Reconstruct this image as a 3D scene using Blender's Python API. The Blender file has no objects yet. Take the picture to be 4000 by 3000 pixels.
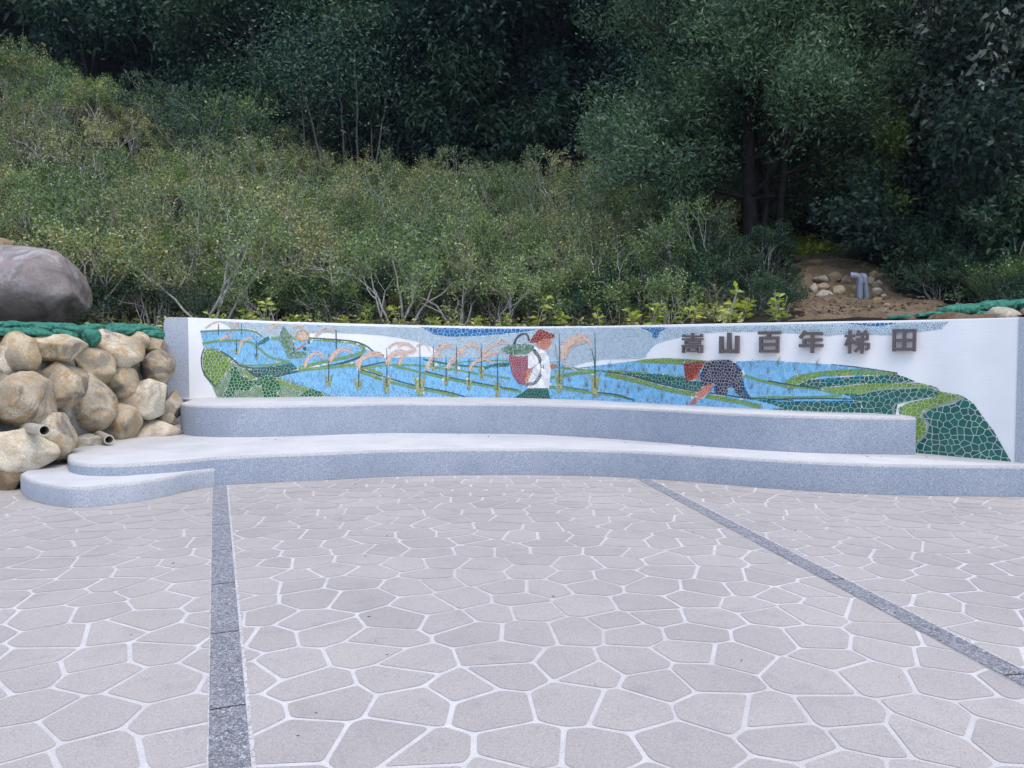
import bpy, bmesh, math, random
import numpy as np
from mathutils import Vector, Matrix, noise

R = math.radians
S = bpy.context.scene
COL = S.collection

# ------------------------------------------------------------------ camera, sky, sun, exposure
CAM_H, FPX = 1.6, 3000.0                       # eye height; focal length in pixels of the 4000 px wide photo
PITCH = math.atan(130 / FPX)
cam_d = bpy.data.cameras.new('camera')
cam_d.sensor_width = 36; cam_d.lens = 36 * FPX / 4000
cam_d.clip_start = 0.05; cam_d.clip_end = 500
cam = bpy.data.objects.new('camera', cam_d); COL.objects.link(cam)
cam.location = (0, 0, CAM_H); cam.rotation_euler = (math.pi / 2 - PITCH, 0, 0)
S.camera = cam

SUN_EL, SUN_AZ = R(64), R(150)                 # azimuth clockwise from +Y (the view direction)
W = bpy.data.worlds.new('World'); S.world = W; W.use_nodes = True
wn = W.node_tree; sky = wn.nodes.new('ShaderNodeTexSky'); sky.sky_type = 'NISHITA'; sky.sun_disc = False
sky.sun_elevation = SUN_EL; sky.sun_rotation = SUN_AZ
sky.air_density = 1.2; sky.dust_density = 2.0; sky.ozone_density = 1.0
bg = wn.nodes['Background']; bg.inputs['Strength'].default_value = 0.15
wn.links.new(sky.outputs[0], bg.inputs[0])
sd = bpy.data.lights.new('sun', 'SUN'); sd.energy = 0.9; sd.angle = R(50); sd.color = (1.0, 0.95, 0.9)
sun = bpy.data.objects.new('sun', sd); COL.objects.link(sun)
sv = Vector((math.sin(SUN_AZ) * math.cos(SUN_EL), math.cos(SUN_AZ) * math.cos(SUN_EL), math.sin(SUN_EL)))
sun.rotation_euler = (-sv).to_track_quat('-Z', 'Y').to_euler(); sun.location = sv * 40
S.view_settings.view_transform = 'Standard'; S.view_settings.look = 'None'
S.view_settings.exposure = 0.86; S.view_settings.gamma = 1
S.cycles.max_bounces = 6; S.cycles.transparent_max_bounces = 4

# ------------------------------------------------------------------ reading the photo's pixels as points of the place
def ray(px, py):
    x = (px - 2000) / FPX; u = (1500 - py) / FPX
    c, s = math.cos(PITCH), math.sin(PITCH)
    return Vector((x, c + u * s, -s + u * c))
def at_z(px, py, z):
    d = ray(px, py); return Vector((0, 0, CAM_H)) + d * ((z - CAM_H) / d.z)
def at_y(px, py, y):
    d = ray(px, py); return Vector((0, 0, CAM_H)) + d * (y / d.y)

# ------------------------------------------------------------------ object helpers
def tag(o, label=None, cat=None, group=None, kind=None):
    if label: o['label'] = label
    if cat: o['category'] = cat
    if group: o['group'] = group
    if kind: o['kind'] = kind
    return o
def link(name, me, parent=None, loc=None):
    o = bpy.data.objects.new(name, me); COL.objects.link(o)
    if parent: o.parent = parent
    if loc is not None: o.location = loc
    return o
def empty(name, loc=(0, 0, 0), rz=0):
    o = bpy.data.objects.new(name, None); COL.objects.link(o); o.empty_display_size = .2
    o.location = loc; o.rotation_euler.z = rz; return o
def mesh(name, v, f, mats, mi=None, smooth=False, sharp=None, tint=None):
    me = bpy.data.meshes.new(name)
    me.from_pydata([tuple(p) for p in v], [], [tuple(q) for q in f])
    for m in (mats if isinstance(mats, (list, tuple)) else [mats]): me.materials.append(m)
    if mi is not None: me.polygons.foreach_set('material_index', list(mi))
    if smooth or sharp: me.polygons.foreach_set('use_smooth', [True] * len(me.polygons))
    if tint is not None:
        a = me.attributes.new('tint', 'FLOAT', 'FACE'); a.data.foreach_set('value', list(tint))
    me.update()
    if sharp: me.set_sharp_from_angle(angle=R(sharp))
    return me
def copy_tree(o, parent=None):
    c = o.copy(); COL.objects.link(c)
    if parent: c.parent = parent
    for ch in o.children: copy_tree(ch, c)
    return c
def catmull(P, n=6, closed=False):
    P = [Vector(p) for p in P]; out = []; N = len(P)
    for i in range(N if closed else N - 1):
        if closed: a, b, c, d = P[i - 1], P[i], P[(i + 1) % N], P[(i + 2) % N]
        else: a, b, c, d = P[max(i - 1, 0)], P[i], P[i + 1], P[min(i + 2, N - 1)]
        for k in range(n):
            t = k / n
            out.append(.5 * (2 * b + (c - a) * t + (2 * a - 5 * b + 4 * c - d) * t * t + (3 * b - a - 3 * c + d) * t ** 3))
    if not closed: out.append(P[-1])
    return out
def smooth_path(P, it=2):
    for _ in range(it):
        P = [P[0]] + [(P[i - 1] + 2 * P[i] + P[i + 1]) / 4 for i in range(1, len(P) - 1)] + [P[-1]]
    return P
def lerp_table(T, x):
    if x <= T[0][0]: return T[0][1]
    for (a, b), (c, d) in zip(T, T[1:]):
        if x <= c: return b + (d - b) * (x - a) / (c - a)
    return T[-1][1]

# ------------------------------------------------------------------ materials
class N:
    """a small node-graph builder"""
    def __init__(s, name):
        s.m = bpy.data.materials.new(name); s.m.use_nodes = True; s.t = s.m.node_tree
        s.b = s.t.nodes['Principled BSDF']; s.out = s.t.nodes['Material Output']
    def n(s, typ, **kw):
        nd = s.t.nodes.new(typ)
        for k, v in kw.items(): setattr(nd, k, v)
        return nd
    def l(s, a, b): s.t.links.new(a, b)
    def tex(s, scale, detail=4, rough=.55, coord='Object', typ='ShaderNodeTexNoise', vec=None, dist=0):
        nd = s.n(typ); nd.inputs['Scale'].default_value = scale
        if typ == 'ShaderNodeTexNoise':
            nd.inputs['Detail'].default_value = detail; nd.inputs['Roughness'].default_value = rough; nd.inputs['Distortion'].default_value = dist
        s.l(vec if vec else s.co(coord), nd.inputs['Vector']); return nd
    def co(s, coord='Object'):
        if coord == 'World':
            return s.n('ShaderNodeNewGeometry').outputs['Position']
        return s.n('ShaderNodeTexCoord').outputs[coord]
    def ramp(s, fac, stops, interp='LINEAR'):
        r = s.n('ShaderNodeValToRGB'); r.color_ramp.interpolation = interp
        e = r.color_ramp.elements
        while len(e) < len(stops): e.new(.5)
        for q, (p, c) in zip(e, stops): q.position = p; q.color = (*c, 1) if len(c) == 3 else c
        s.l(fac, r.inputs[0]); return r.outputs[0]
    def mix(s, fac, a, b, mode='MIX'):
        m = s.n('ShaderNodeMix', data_type='RGBA', blend_type=mode)
        for i, v in ((0, fac), (6, a), (7, b)):
            if hasattr(v, 'is_linked'): s.l(v, m.inputs[i])
            elif isinstance(v, (int, float)): m.inputs[i].default_value = v
            else: m.inputs[i].default_value = (*v, 1)
        return m.outputs[2]
    def math(s, op, a, b=None, clamp=False):
        m = s.n('ShaderNodeMath', operation=op, use_clamp=clamp)
        for i, v in ((0, a), (1, b)):
            if v is None: continue
            if hasattr(v, 'is_linked'): s.l(v, m.inputs[i])
            else: m.inputs[i].default_value = v
        return m.outputs[0]
    def bump(s, h, strength=.3, dist=.02):
        b = s.n('ShaderNodeBump'); b.inputs['Strength'].default_value = strength; b.inputs['Distance'].default_value = dist
        s.l(h, b.inputs['Height']); s.l(b.outputs[0], s.b.inputs['Normal']); return b
    def fin(s, col=None, rough=.7, spec=.4):
        if col is not None:
            if hasattr(col, 'is_linked'): s.l(col, s.b.inputs['Base Color'])
            else: s.b.inputs['Base Color'].default_value = (*col, 1)
        if hasattr(rough, 'is_linked'): s.l(rough, s.b.inputs['Roughness'])
        else: s.b.inputs['Roughness'].default_value = rough
        s.b.inputs['Specular IOR Level'].default_value = spec
        return s.m
def sc(c, k): return tuple(min(1, x * k) for x in c)

def m_pavement(joint):
    """joint=True: the white joint sheet, worn thin in patches; else the stones"""
    g = N('paving joints' if joint else 'paving stones'); P = g.co('World')
    fine = g.tex(9, 4, .6, vec=P); grain = g.tex(150, 3, .75, vec=P); big = g.tex(.7, 4, .6, vec=P); mid = g.tex(4, 5, .65, vec=P)
    base = g.ramp(big.outputs[0], [(.3, (.39, .355, .335)), (.5, (.44, .40, .375)), (.72, (.485, .44, .41))])
    if not joint:
        at = g.n('ShaderNodeAttribute', attribute_name='tint')
        base = g.mix(.12, base, g.ramp(at.outputs['Fac'], [(0, (.24, .22, .215)), (.5, (.42, .38, .36)), (1, (.60, .55, .51))]))
        base = g.mix(g.ramp(mid.outputs[0], [(.56, (0, 0, 0)), (.75, (.45, .45, .45))]), base, (.29, .27, .265))
        sp = g.tex(2.2, 6, .75, vec=P, dist=1.5)
        base = g.mix(g.ramp(sp.outputs[0], [(.66, (0, 0, 0)), (.72, (.35, .35, .35))]), base, (.6, .57, .54))
    else:
        worn = g.tex(.33, 3, .5, vec=P)
        base = g.mix(g.ramp(worn.outputs[0], [(.46, (.95, .95, .95)), (.66, (.4, .4, .4))]), base, g.ramp(fine.outputs[0], [(.25, (.55, .53, .52)), (.6, (.68, .655, .64))]))
    col = g.mix(1.0, base, g.ramp(grain.outputs[0], [(.3, (.66, .66, .67)), (.52, (1, 1, 1)), (.75, (1.22, 1.22, 1.22))]), 'MULTIPLY')
    g.bump(grain.outputs[0], .3, .003)
    return g.fin(col, g.ramp(grain.outputs[0], [(.3, (.75, .75, .75)), (.7, (.55, .55, .55))]), .35)
def m_strip():
    g = N('dark stamped stone'); P = g.co('World')
    a = g.tex(34, 6, .75, vec=P, dist=2.5); b = g.tex(7, 3, .6, vec=P, dist=.8); c = g.tex(170, 2, .6, vec=P)
    col = g.ramp(a.outputs[0], [(.3, (.055, .055, .064)), (.45, (.17, .17, .19)), (.53, (.3, .3, .325)), (.61, (.68, .68, .72))])
    col = g.mix(g.ramp(b.outputs[0], [(.5, (0, 0, 0)), (.75, (.45, .45, .45))]), col, (.36, .36, .39))
    g.bump(g.math('ADD', a.outputs[0], g.math('MULTIPLY', c.outputs[0], .2)), .8, .015)
    return g.fin(col, .62, .45)
def m_paint_edge():
    g = N('spattered white joint paint'); P = g.co('World'); a = g.tex(60, 5, .7, vec=P)
    return g.fin(g.ramp(a.outputs[0], [(.38, (.30, .29, .29)), (.52, (.56, .55, .55)), (.7, (.68, .67, .67))]), .8, .3)
def m_aggregate(name, lo, mid, hi):
    g = N(name); P = g.co('World')
    a = g.tex(78, 3, .85, vec=P); v = g.tex(120, typ='ShaderNodeTexVoronoi', vec=P); big = g.tex(1.1, 4, .6, vec=P)
    col = g.ramp(a.outputs[0], [(.34, lo), (.5, mid), (.66, hi)])
    col = g.mix(g.ramp(v.outputs['Color'], [(.05, (.7, .7, .7)), (.08, (0, 0, 0))]), col, sc(lo, .5))
    col = g.mix(g.ramp(v.outputs['Color'], [(.9, (0, 0, 0)), (.94, (.6, .6, .6))]), col, sc(hi, 1.2))
    col = g.mix(1.0, col, g.ramp(big.outputs[0], [(.3, (.86, .87, .9)), (.7, (1.1, 1.08, 1.05))]), 'MULTIPLY')
    g.bump(g.math('ADD', a.outputs[0], v.outputs['Distance']), .35, .006)
    return g.fin(col, .7, .35)
def m_white(name='white plaster', c=(.74, .745, .77), rough=.6):
    g = N(name); P = g.co('World')
    a = g.tex(1.6, 5, .6, vec=P); b = g.tex(40, 4, .7, vec=P)
    st = g.n('ShaderNodeMapping'); st.inputs['Scale'].default_value = (1.2, 1.2, 14); g.l(P, st.inputs[0])
    tr = g.tex(3.0, 4, .65, vec=st.outputs[0])
    col = g.ramp(a.outputs[0], [(.3, sc(c, .93)), (.6, c)])
    col = g.mix(g.ramp(tr.outputs[0], [(.55, (0, 0, 0)), (.8, (.35, .35, .35))]), col, sc(c, .86))
    col = g.mix(g.ramp(b.outputs[0], [(.62, (0, 0, 0)), (.78, (.3, .3, .3))]), col, sc(c, .72))
    g.bump(g.math('ADD', tr.outputs[0], b.outputs[0]), .25, .006)
    return g.fin(col, rough, .4)
def m_tread():
    g = N('white washed tread'); P = g.co('World')
    a = g.tex(2.0, 5, .6, vec=P); b = g.tex(75, 3, .7, vec=P); d = g.tex(11, 5, .7, vec=P)
    col = g.ramp(a.outputs[0], [(.3, (.50, .495, .50)), (.6, (.585, .575, .575))])
    col = g.mix(g.ramp(b.outputs[0], [(.56, (0, 0, 0)), (.7, (.5, .5, .5))]), col, (.36, .36, .375))
    col = g.mix(g.ramp(d.outputs[0], [(.64, (0, 0, 0)), (.8, (.35, .35, .35))]), col, (.40, .385, .36))
    g.bump(b.outputs[0], .25, .005); return g.fin(col, .7, .3)
def m_tile(name, c, var=.22, rough=.22):
    g = N(name); at = g.n('ShaderNodeAttribute', attribute_name='tint')
    nz = g.tex(30, 3, .6, coord='World')
    col = g.ramp(at.outputs['Fac'], [(0, sc(c, 1 - var)), (.5, c), (1, sc(c, 1 + var))])
    col = g.mix(.12, col, g.ramp(nz.outputs[0], [(.35, sc(c, .6)), (.65, sc(c, 1.4))]))
    return g.fin(col, rough, .5)
def m_foliage(name, dark, mid, light, trans=.25, rough=.45, spec=.45, lo=0.0):
    g = N(name); at = g.n('ShaderNodeAttribute', attribute_name='tint'); oi = g.n('ShaderNodeObjectInfo')
    f = g.math('ADD', at.outputs['Fac'], g.math('MULTIPLY_ADD', oi.outputs['Random'], .24), True)
    f.node.inputs[1].default_value = 0
    o2 = g.math('MULTIPLY', g.math('SUBTRACT', oi.outputs['Random'], .5), .34)
    f = g.math('ADD', at.outputs['Fac'], o2, True)
    col = g.ramp(f, [(0, dark), (.55, mid), (1, light)])
    g.fin(col, rough, spec)
    tr = g.n('ShaderNodeBsdfTranslucent'); g.l(g.mix(1.0, col, (1.25, 1.35, .55), 'MULTIPLY'), tr.inputs[0])
    ms = g.n('ShaderNodeMixShader'); ms.inputs[0].default_value = trans
    g.l(g.b.outputs[0], ms.inputs[1]); g.l(tr.outputs[0], ms.inputs[2]); g.l(ms.outputs[0], g.out.inputs[0])
    return g.m
def m_bark(name, a, b, scale=18):
    g = N(name); mp = g.n('ShaderNodeMapping'); mp.inputs['Scale'].default_value = (1, 1, .3); g.l(g.co('Object'), mp.inputs[0])
    n1 = g.tex(scale, 6, .7, vec=mp.outputs[0]); n2 = g.tex(3.5, 3, .6)
    col = g.ramp(n1.outputs[0], [(.35, a), (.65, b)])
    col = g.mix(g.ramp(n2.outputs[0], [(.58, (0, 0, 0)), (.7, (.6, .6, .6))]), col, sc(b, 1.35))
    g.bump(n1.outputs[0], .7, .02); return g.fin(col, .85, .2)
def m_rock(name, a, b, c, stain, dark=(.1, .095, .09)):
    g = N(name); oi = g.n('ShaderNodeObjectInfo')
    off = g.n('ShaderNodeVectorMath', operation='ADD'); g.l(g.co('Object'), off.inputs[0])
    cm = g.n('ShaderNodeCombineXYZ'); k = g.math('MULTIPLY', oi.outputs['Random'], 40)
    for i in range(3): g.l(k, cm.inputs[i])
    g.l(cm.outputs[0], off.inputs[1]); V = off.outputs[0]
    n1 = g.tex(2.2, 6, .62, vec=V, dist=.6); n2 = g.tex(6.5, 6, .7, vec=V); n3 = g.tex(50, 4, .75, vec=V); n4 = g.tex(1.4, 4, .6, vec=V, dist=1.2)
    col = g.ramp(n1.outputs[0], [(.3, a), (.5, b), (.7, c)])
    col = g.mix(g.ramp(n2.outputs[0], [(.5, (0, 0, 0)), (.57, (.8, .8, .8))]), col, stain)
    col = g.mix(g.ramp(n4.outputs[0], [(.55, (0, 0, 0)), (.61, (.7, .7, .7))]), col, dark)
    col = g.mix(1.0, col, g.ramp(n3.outputs[0], [(.3, (.72, .72, .72)), (.7, (1.2, 1.2, 1.2))]), 'MULTIPLY')
    g.bump(g.math('ADD', g.math('MULTIPLY', n2.outputs[0], 1.0), g.math('MULTIPLY', n3.outputs[0], .35)), .55, .05)
    return g.fin(col, .85, .25)
def m_soil(name, stops, sc1=1.5, sc2=30):
    g = N(name); P = g.co('World'); a = g.tex(sc1, 6, .65, vec=P); b = g.tex(sc2, 5, .75, vec=P)
    f = g.math('ADD', g.math('MULTIPLY', a.outputs[0], .55), g.math('MULTIPLY', b.outputs[0], .45))
    g.bump(b.outputs[0], .8, .05); return g.fin(g.ramp(f, stops), .95, .1)
def m_plain(name, c, rough=.5, spec=.4, nscale=12, var=.15, bump=.1):
    g = N(name); a = g.tex(nscale, 5, .6); g.bump(a.outputs[0], bump, .01)
    return g.fin(g.ramp(a.outputs[0], [(.3, sc(c, 1 - var)), (.7, sc(c, 1 + var))]), rough, spec)

M = dict(
    pave=m_pavement(False), joint=m_pavement(True), strip=m_strip(), edge=m_paint_edge(),
    agg=m_aggregate('blue grey washed aggregate', (.155, .185, .245), (.27, .31, .385), (.43, .47, .54)),
    agg_lite=m_aggregate('pale grey washed aggregate', (.22, .25, .305), (.35, .385, .45), (.50, .53, .58)),
    lip=m_aggregate('worn pale nosing', (.28, .28, .29), (.46, .46, .465), (.6, .6, .6)),
    tread=m_tread(), white=m_white(), grout=m_white('white grout', (.78, .8, .8), .7),
    letter=m_plain('dark brown painted metal', (.105, .085, .092), .42, .45, 60, .08, .03),
    steel=m_plain('steel pin', (.3, .3, .32), .4),
    tea=m_foliage('tea leaves', (.032, .072, .026), (.152, .245, .080), (.52, .56, .28), .28, .36, .5),
    tea_dry=m_foliage('dry tea leaves', (.06, .085, .032), (.25, .275, .095), (.6, .57, .28), .28, .38, .5),
    tea_fresh_sunlit=m_foliage('fresh and sunlit yellow green leaves', (.05, .10, .025), (.14, .235, .055), (.36, .44, .13), .3, .38, .5),  # also stands in for sunlight through the young trees' leaves
    forest=m_foliage('forest leaves', (.009, .027, .029), (.030, .076, .062), (.115, .21, .13), .25, .5, .3),
    forest_lit=m_foliage('sunlit forest leaves', (.014, .042, .028), (.038, .085, .04), (.13, .2, .06), .28, .5, .35),  # lit copy of the forest leaves, sunlight put into the colour
    narrow=m_foliage('narrow leaves', (.028, .062, .042), (.095, .168, .098), (.27, .37, .19), .27, .45, .4),
    mulb=m_foliage('broad leaves', (.014, .032, .032), (.036, .07, .055), (.11, .165, .11), .25, .55, .3),
    pale=m_foliage('pale woolly leaves', (.12, .15, .12), (.3, .34, .3), (.55, .58, .54), .2, .6, .3),
    under=m_foliage('undergrowth leaves', (.013, .034, .024), (.034, .078, .044), (.09, .155, .07), .22, .5, .3),
    lime=m_foliage('lime green and sunlit leaves', (.16, .22, .03), (.38, .45, .07), (.6, .62, .15), .32, .4, .45),  # the seedlings' own colour; on the ground cover it paints in sunlight
    grassy=m_foliage('grass blades', (.04, .07, .04), (.1, .15, .085), (.2, .25, .16), .25, .5, .35),
    stem=m_bark('pale grey stems', (.20, .195, .19), (.46, .45, .44), 26),
    bark=m_bark('dark bark', (.014, .012, .014), (.042, .037, .04), 14),
    bamboo=m_bark('pale culms', (.06, .06, .055), (.14, .14, .12), 9),
    soil=m_soil('hillside litter soil', [(.3, (.014, .013, .010)), (.5, (.034, .03, .022)), (.62, (.045, .05, .026)), (.75, (.085, .07, .05))]),
    dirt=m_soil('orange brown dirt', [(.3, (.1, .07, .045)), (.5, (.2, .145, .095)), (.7, (.34, .26, .18))], 2.5, 24),
    ground=m_soil('earth', [(.3, (.08, .07, .05)), (.7, (.2, .17, .13))]),
    mortar=m_soil('grey mortar', [(.3, (.1, .1, .1)), (.5, (.22, .22, .22)), (.7, (.36, .36, .35))], 3, 30),
    r_tan=m_rock('tan sandstone', (.37, .29, .185), (.50, .41, .28), (.65, .56, .42), (.42, .30, .16), (.24, .22, .19)),
    r_cream=m_rock('cream sandstone', (.46, .40, .31), (.62, .55, .44), (.73, .67, .57), (.48, .39, .26), (.34, .31, .26)),
    r_grey=m_rock('grey boulder stone', (.2, .175, .14), (.34, .30, .235), (.52, .465, .38), (.38, .25, .12), (.12, .11, .1)),
    r_mix=m_rock('mottled boulder stone', (.25, .205, .15), (.43, .365, .27), (.66, .59, .47), (.42, .285, .15), (.13, .125, .12)),
    r_brown=m_rock('brown boulder stone', (.16, .115, .075), (.25, .185, .12), (.34, .26, .18), (.3, .2, .11), (.13, .1, .08)),
    r_big=m_rock('weathered purple grey stone', (.23, .205, .205), (.32, .29, .29), (.47, .44, .43), (.29, .22, .2), (.17, .155, .155)),
    bag=m_plain('green woven net', (.045, .185, .135), .75, .2, 26, .5, .9),
    pvc=m_plain('weathered grey plastic pipe', (.42, .39, .33), .5, .4, 14, .12, .08),
    pvc_blue=m_plain('blue grey plastic pipe', (.20, .235, .30), .38, .45, 8, .08, .03),
    dark_in=m_plain('pipe shade and dark joints', (.06, .05, .04), .9, .1),
    litter=m_foliage('dry leaf bits', (.06, .05, .045), (.13, .11, .09), (.3, .26, .18), .1, .8, .1),
    sheet=m_plain('pale plastic sheet', (.6, .66, .74), .5, .4, 6, .12, .2),
)

# ------------------------------------------------------------------ plan of the wall and the two stage tiers
wall_pts = [(-6.0, 12.98), (-5.5, 13.06), (-5.0, 13.12), (-3.6, 13.25), (-2.2, 13.3), (-.31, 13.16), (1.25, 12.45), (2.3, 11.5),
            (3.47, 10.47), (4.2, 9.93), (4.97, 9.4), (5.24, 9.1), (5.47, 8.87), (5.7, 8.6), (6.15, 8.1)]
WP = smooth_path(catmull([Vector((x, y, 0)) for x, y in wall_pts], 10), 8)
WS = [0.0]
for a, b in zip(WP, WP[1:]): WS.append(WS[-1] + (b - a).length)
WLEN = WS[-1]
WN = []
for i in range(len(WP)):
    t = (WP[min(i + 1, len(WP) - 1)] - WP[max(i - 1, 0)]).normalized(); WN.append(Vector((t.y, -t.x, 0)))   # towards the viewer
WSa = np.array(WS)
def wall_at(s, z, off=0.0):
    i = int(np.searchsorted(WSa, s)) - 1; i = max(0, min(len(WP) - 2, i))
    f = (s - WS[i]) / (WS[i + 1] - WS[i]); p = WP[i].lerp(WP[i + 1], f); n = WN[i].lerp(WN[i + 1], f)
    return Vector((p.x + n.x * off, p.y + n.y * off, z))
def wall_hit(px, py):
    d = ray(px, py)
    for i in range(len(WP) - 1):
        a, b = WP[i], WP[i + 1]; ex, ey = b.x - a.x, b.y - a.y
        det = d.x * -ey + ex * d.y
        if abs(det) < 1e-9: continue
        t = (a.x * -ey + ex * a.y) / det; u = (d.x * a.y - d.y * a.x) / det
        if t > 0 and (-1e-6 <= u <= 1.000001 or (i == 0 and u < 0) or (i == len(WP) - 2 and u > 1)):
            return WS[i] + u * (WS[i + 1] - WS[i]), CAM_H + d.z * t
    raise ValueError((px, py))
TOPZ = [(-6, 2.165), (-5.5, 2.165), (-3.9, 2.10), (-2.2, 2.055), (-.3, 2.012), (1.25, 1.998), (3.8, 1.98), (6.2, 1.972)]
def wall_top(s): return lerp_table(TOPZ, wall_at(s, 0).x)

def inset(P, d):
    out = []; n = len(P)
    for i in range(n):
        a, b, c = P[i - 1], P[i], P[(i + 1) % n]
        t1, t2 = (b - a).normalized(), (c - b).normalized()
        n1, n2 = Vector((-t1.y, t1.x, 0)), Vector((-t2.y, t2.x, 0)); m = n1 + n2
        if m.length < 1e-6: m = n1
        m.normalize(); k = max(.5, m.dot(n1)); out.append(b + m * (d / k))
    return out
def dedupe(P, eps=.03):
    out = [P[0]]
    for p in P[1:]:
        if (p - out[-1]).length > eps: out.append(p)
    if (out[0] - out[-1]).length < eps: out.pop()
    return out
def slab(name, outline, z0, z1, lip, side, parent=None):
    P = [Vector((p.x, p.y, 0)) for p in outline]
    if sum(P[i - 1].x * P[i].y - P[i].x * P[i - 1].y for i in range(len(P))) < 0: P.reverse()
    rings = [(P, z0), (P, z1 - lip), (inset(P, lip * .30), z1 - lip * .32), (inset(P, lip * .95), z1)]
    n = len(P); V, F, mi = [], [], []
    for Q, z in rings: V += [(p.x, p.y, z) for p in Q]
    for r in range(3):
        for i in range(n):
            j = (i + 1) % n; F.append((r * n + i, r * n + j, (r + 1) * n + j, (r + 1) * n + i)); mi.append((0, 1, 1)[r])
    F.append(tuple(range(3 * n, 4 * n))); mi.append(2)
    me = mesh(name, V, F, [side, M['lip'], M['tread']], mi, sharp=28)
    return me

H0, H1, H2 = .215, .345, .80
t1_front_ground = [(845, 1899), (936, 1893), (1116, 1883), (1297, 1875), (1478, 1865), (1659, 1860), (1881, 1857), (2107, 1857), (2333, 1862),
                   (2514, 1871), (2700, 1883), (2871, 1898), (3097, 1915), (3369, 1931), (3600, 1937), (3742, 1939), (4000, 1942)]
t1_lobe = [(267, 1768), (263, 1788), (271, 1808), (294, 1816), (339, 1823), (452, 1825), (542, 1820), (678, 1811), (768, 1803)]
front1 = [at_z(*p, .315) for p in t1_lobe] + [at_z(*p, 0) for p in t1_front_ground]
front1 = catmull(front1, 5)
back_in = [wall_at(s, 0, -.1) for s in np.linspace(WLEN - .15, .1, 40)]
tier1_out = dedupe(front1 + [Vector((6.5, 8.02, 0)), Vector((6.6, 8.4, 0))] + [p for p in back_in] + [Vector((-6.2, 12.6, 0)), Vector((-6.3, 10.6, 0)), Vector((-5.75, 10.2, 0))])
t2_front = [(706, 1690), (716, 1697), (738, 1701), (800, 1706.5), (981, 1708), (1207, 1702), (1478, 1692), (1614, 1691.6), (1800, 1694), (1881, 1694), (2062, 1697),
            (2242, 1705), (2469, 1720), (2700, 1739), (2826, 1749), (3052, 1764), (3278, 1772.5), (3576, 1777)]
front2 = smooth_path(catmull([Vector((-5.28, 12.6, 0)), Vector((-5.16, 12.05, 0))] + [at_z(*p, H1) for p in t2_front], 5), 3)
back2 = [p for p in [wall_at(s, 0, -.1) for s in np.linspace(WLEN, .3, 60)] if p.x < 4.98]
tier2_out = dedupe(front2 + back2)
step_ground = [(81, 1923), (113, 1951), (181, 1971), (271, 1984.5), (339, 1984), (407, 1976), (542, 1960), (655, 1939), (746, 1917), (838, 1902)]
step_front = catmull([at_z(*p, 0) for p in step_ground], 5)
se = step_front[-1]
step_out = dedupe(step_front + [Vector((se.x + .02, se.y + .25, 0)), Vector((-4.2, 9.4, 0)), Vector((-4.9, 9.8, 0)), Vector((-5.35, 9.7, 0)), Vector((-5.68, 9.2, 0)), Vector((-5.64, 8.85, 0))])

stage = empty('stage', (0, 10, 0))
tag(stage, 'curved two tier stage of grey washed aggregate with white treads below the mosaic wall', 'stage')
def under(o, root): o.parent = root; o.matrix_parent_inverse = root.matrix_basis.inverted(); return o
under(link('lower_tier', slab('lower_tier', tier1_out, 0.004, H1, .034, M['agg'])), stage)
under(link('upper_tier', slab('upper_tier', tier2_out, H1 - .003, H2, .032, M['agg'])), stage)
st = link('curved_step', slab('curved_step', step_out, 0.004, H0, .03, M['agg_lite']))
tag(st, 'low curved grey step with white top at the left end of the stage', 'step')

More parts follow.
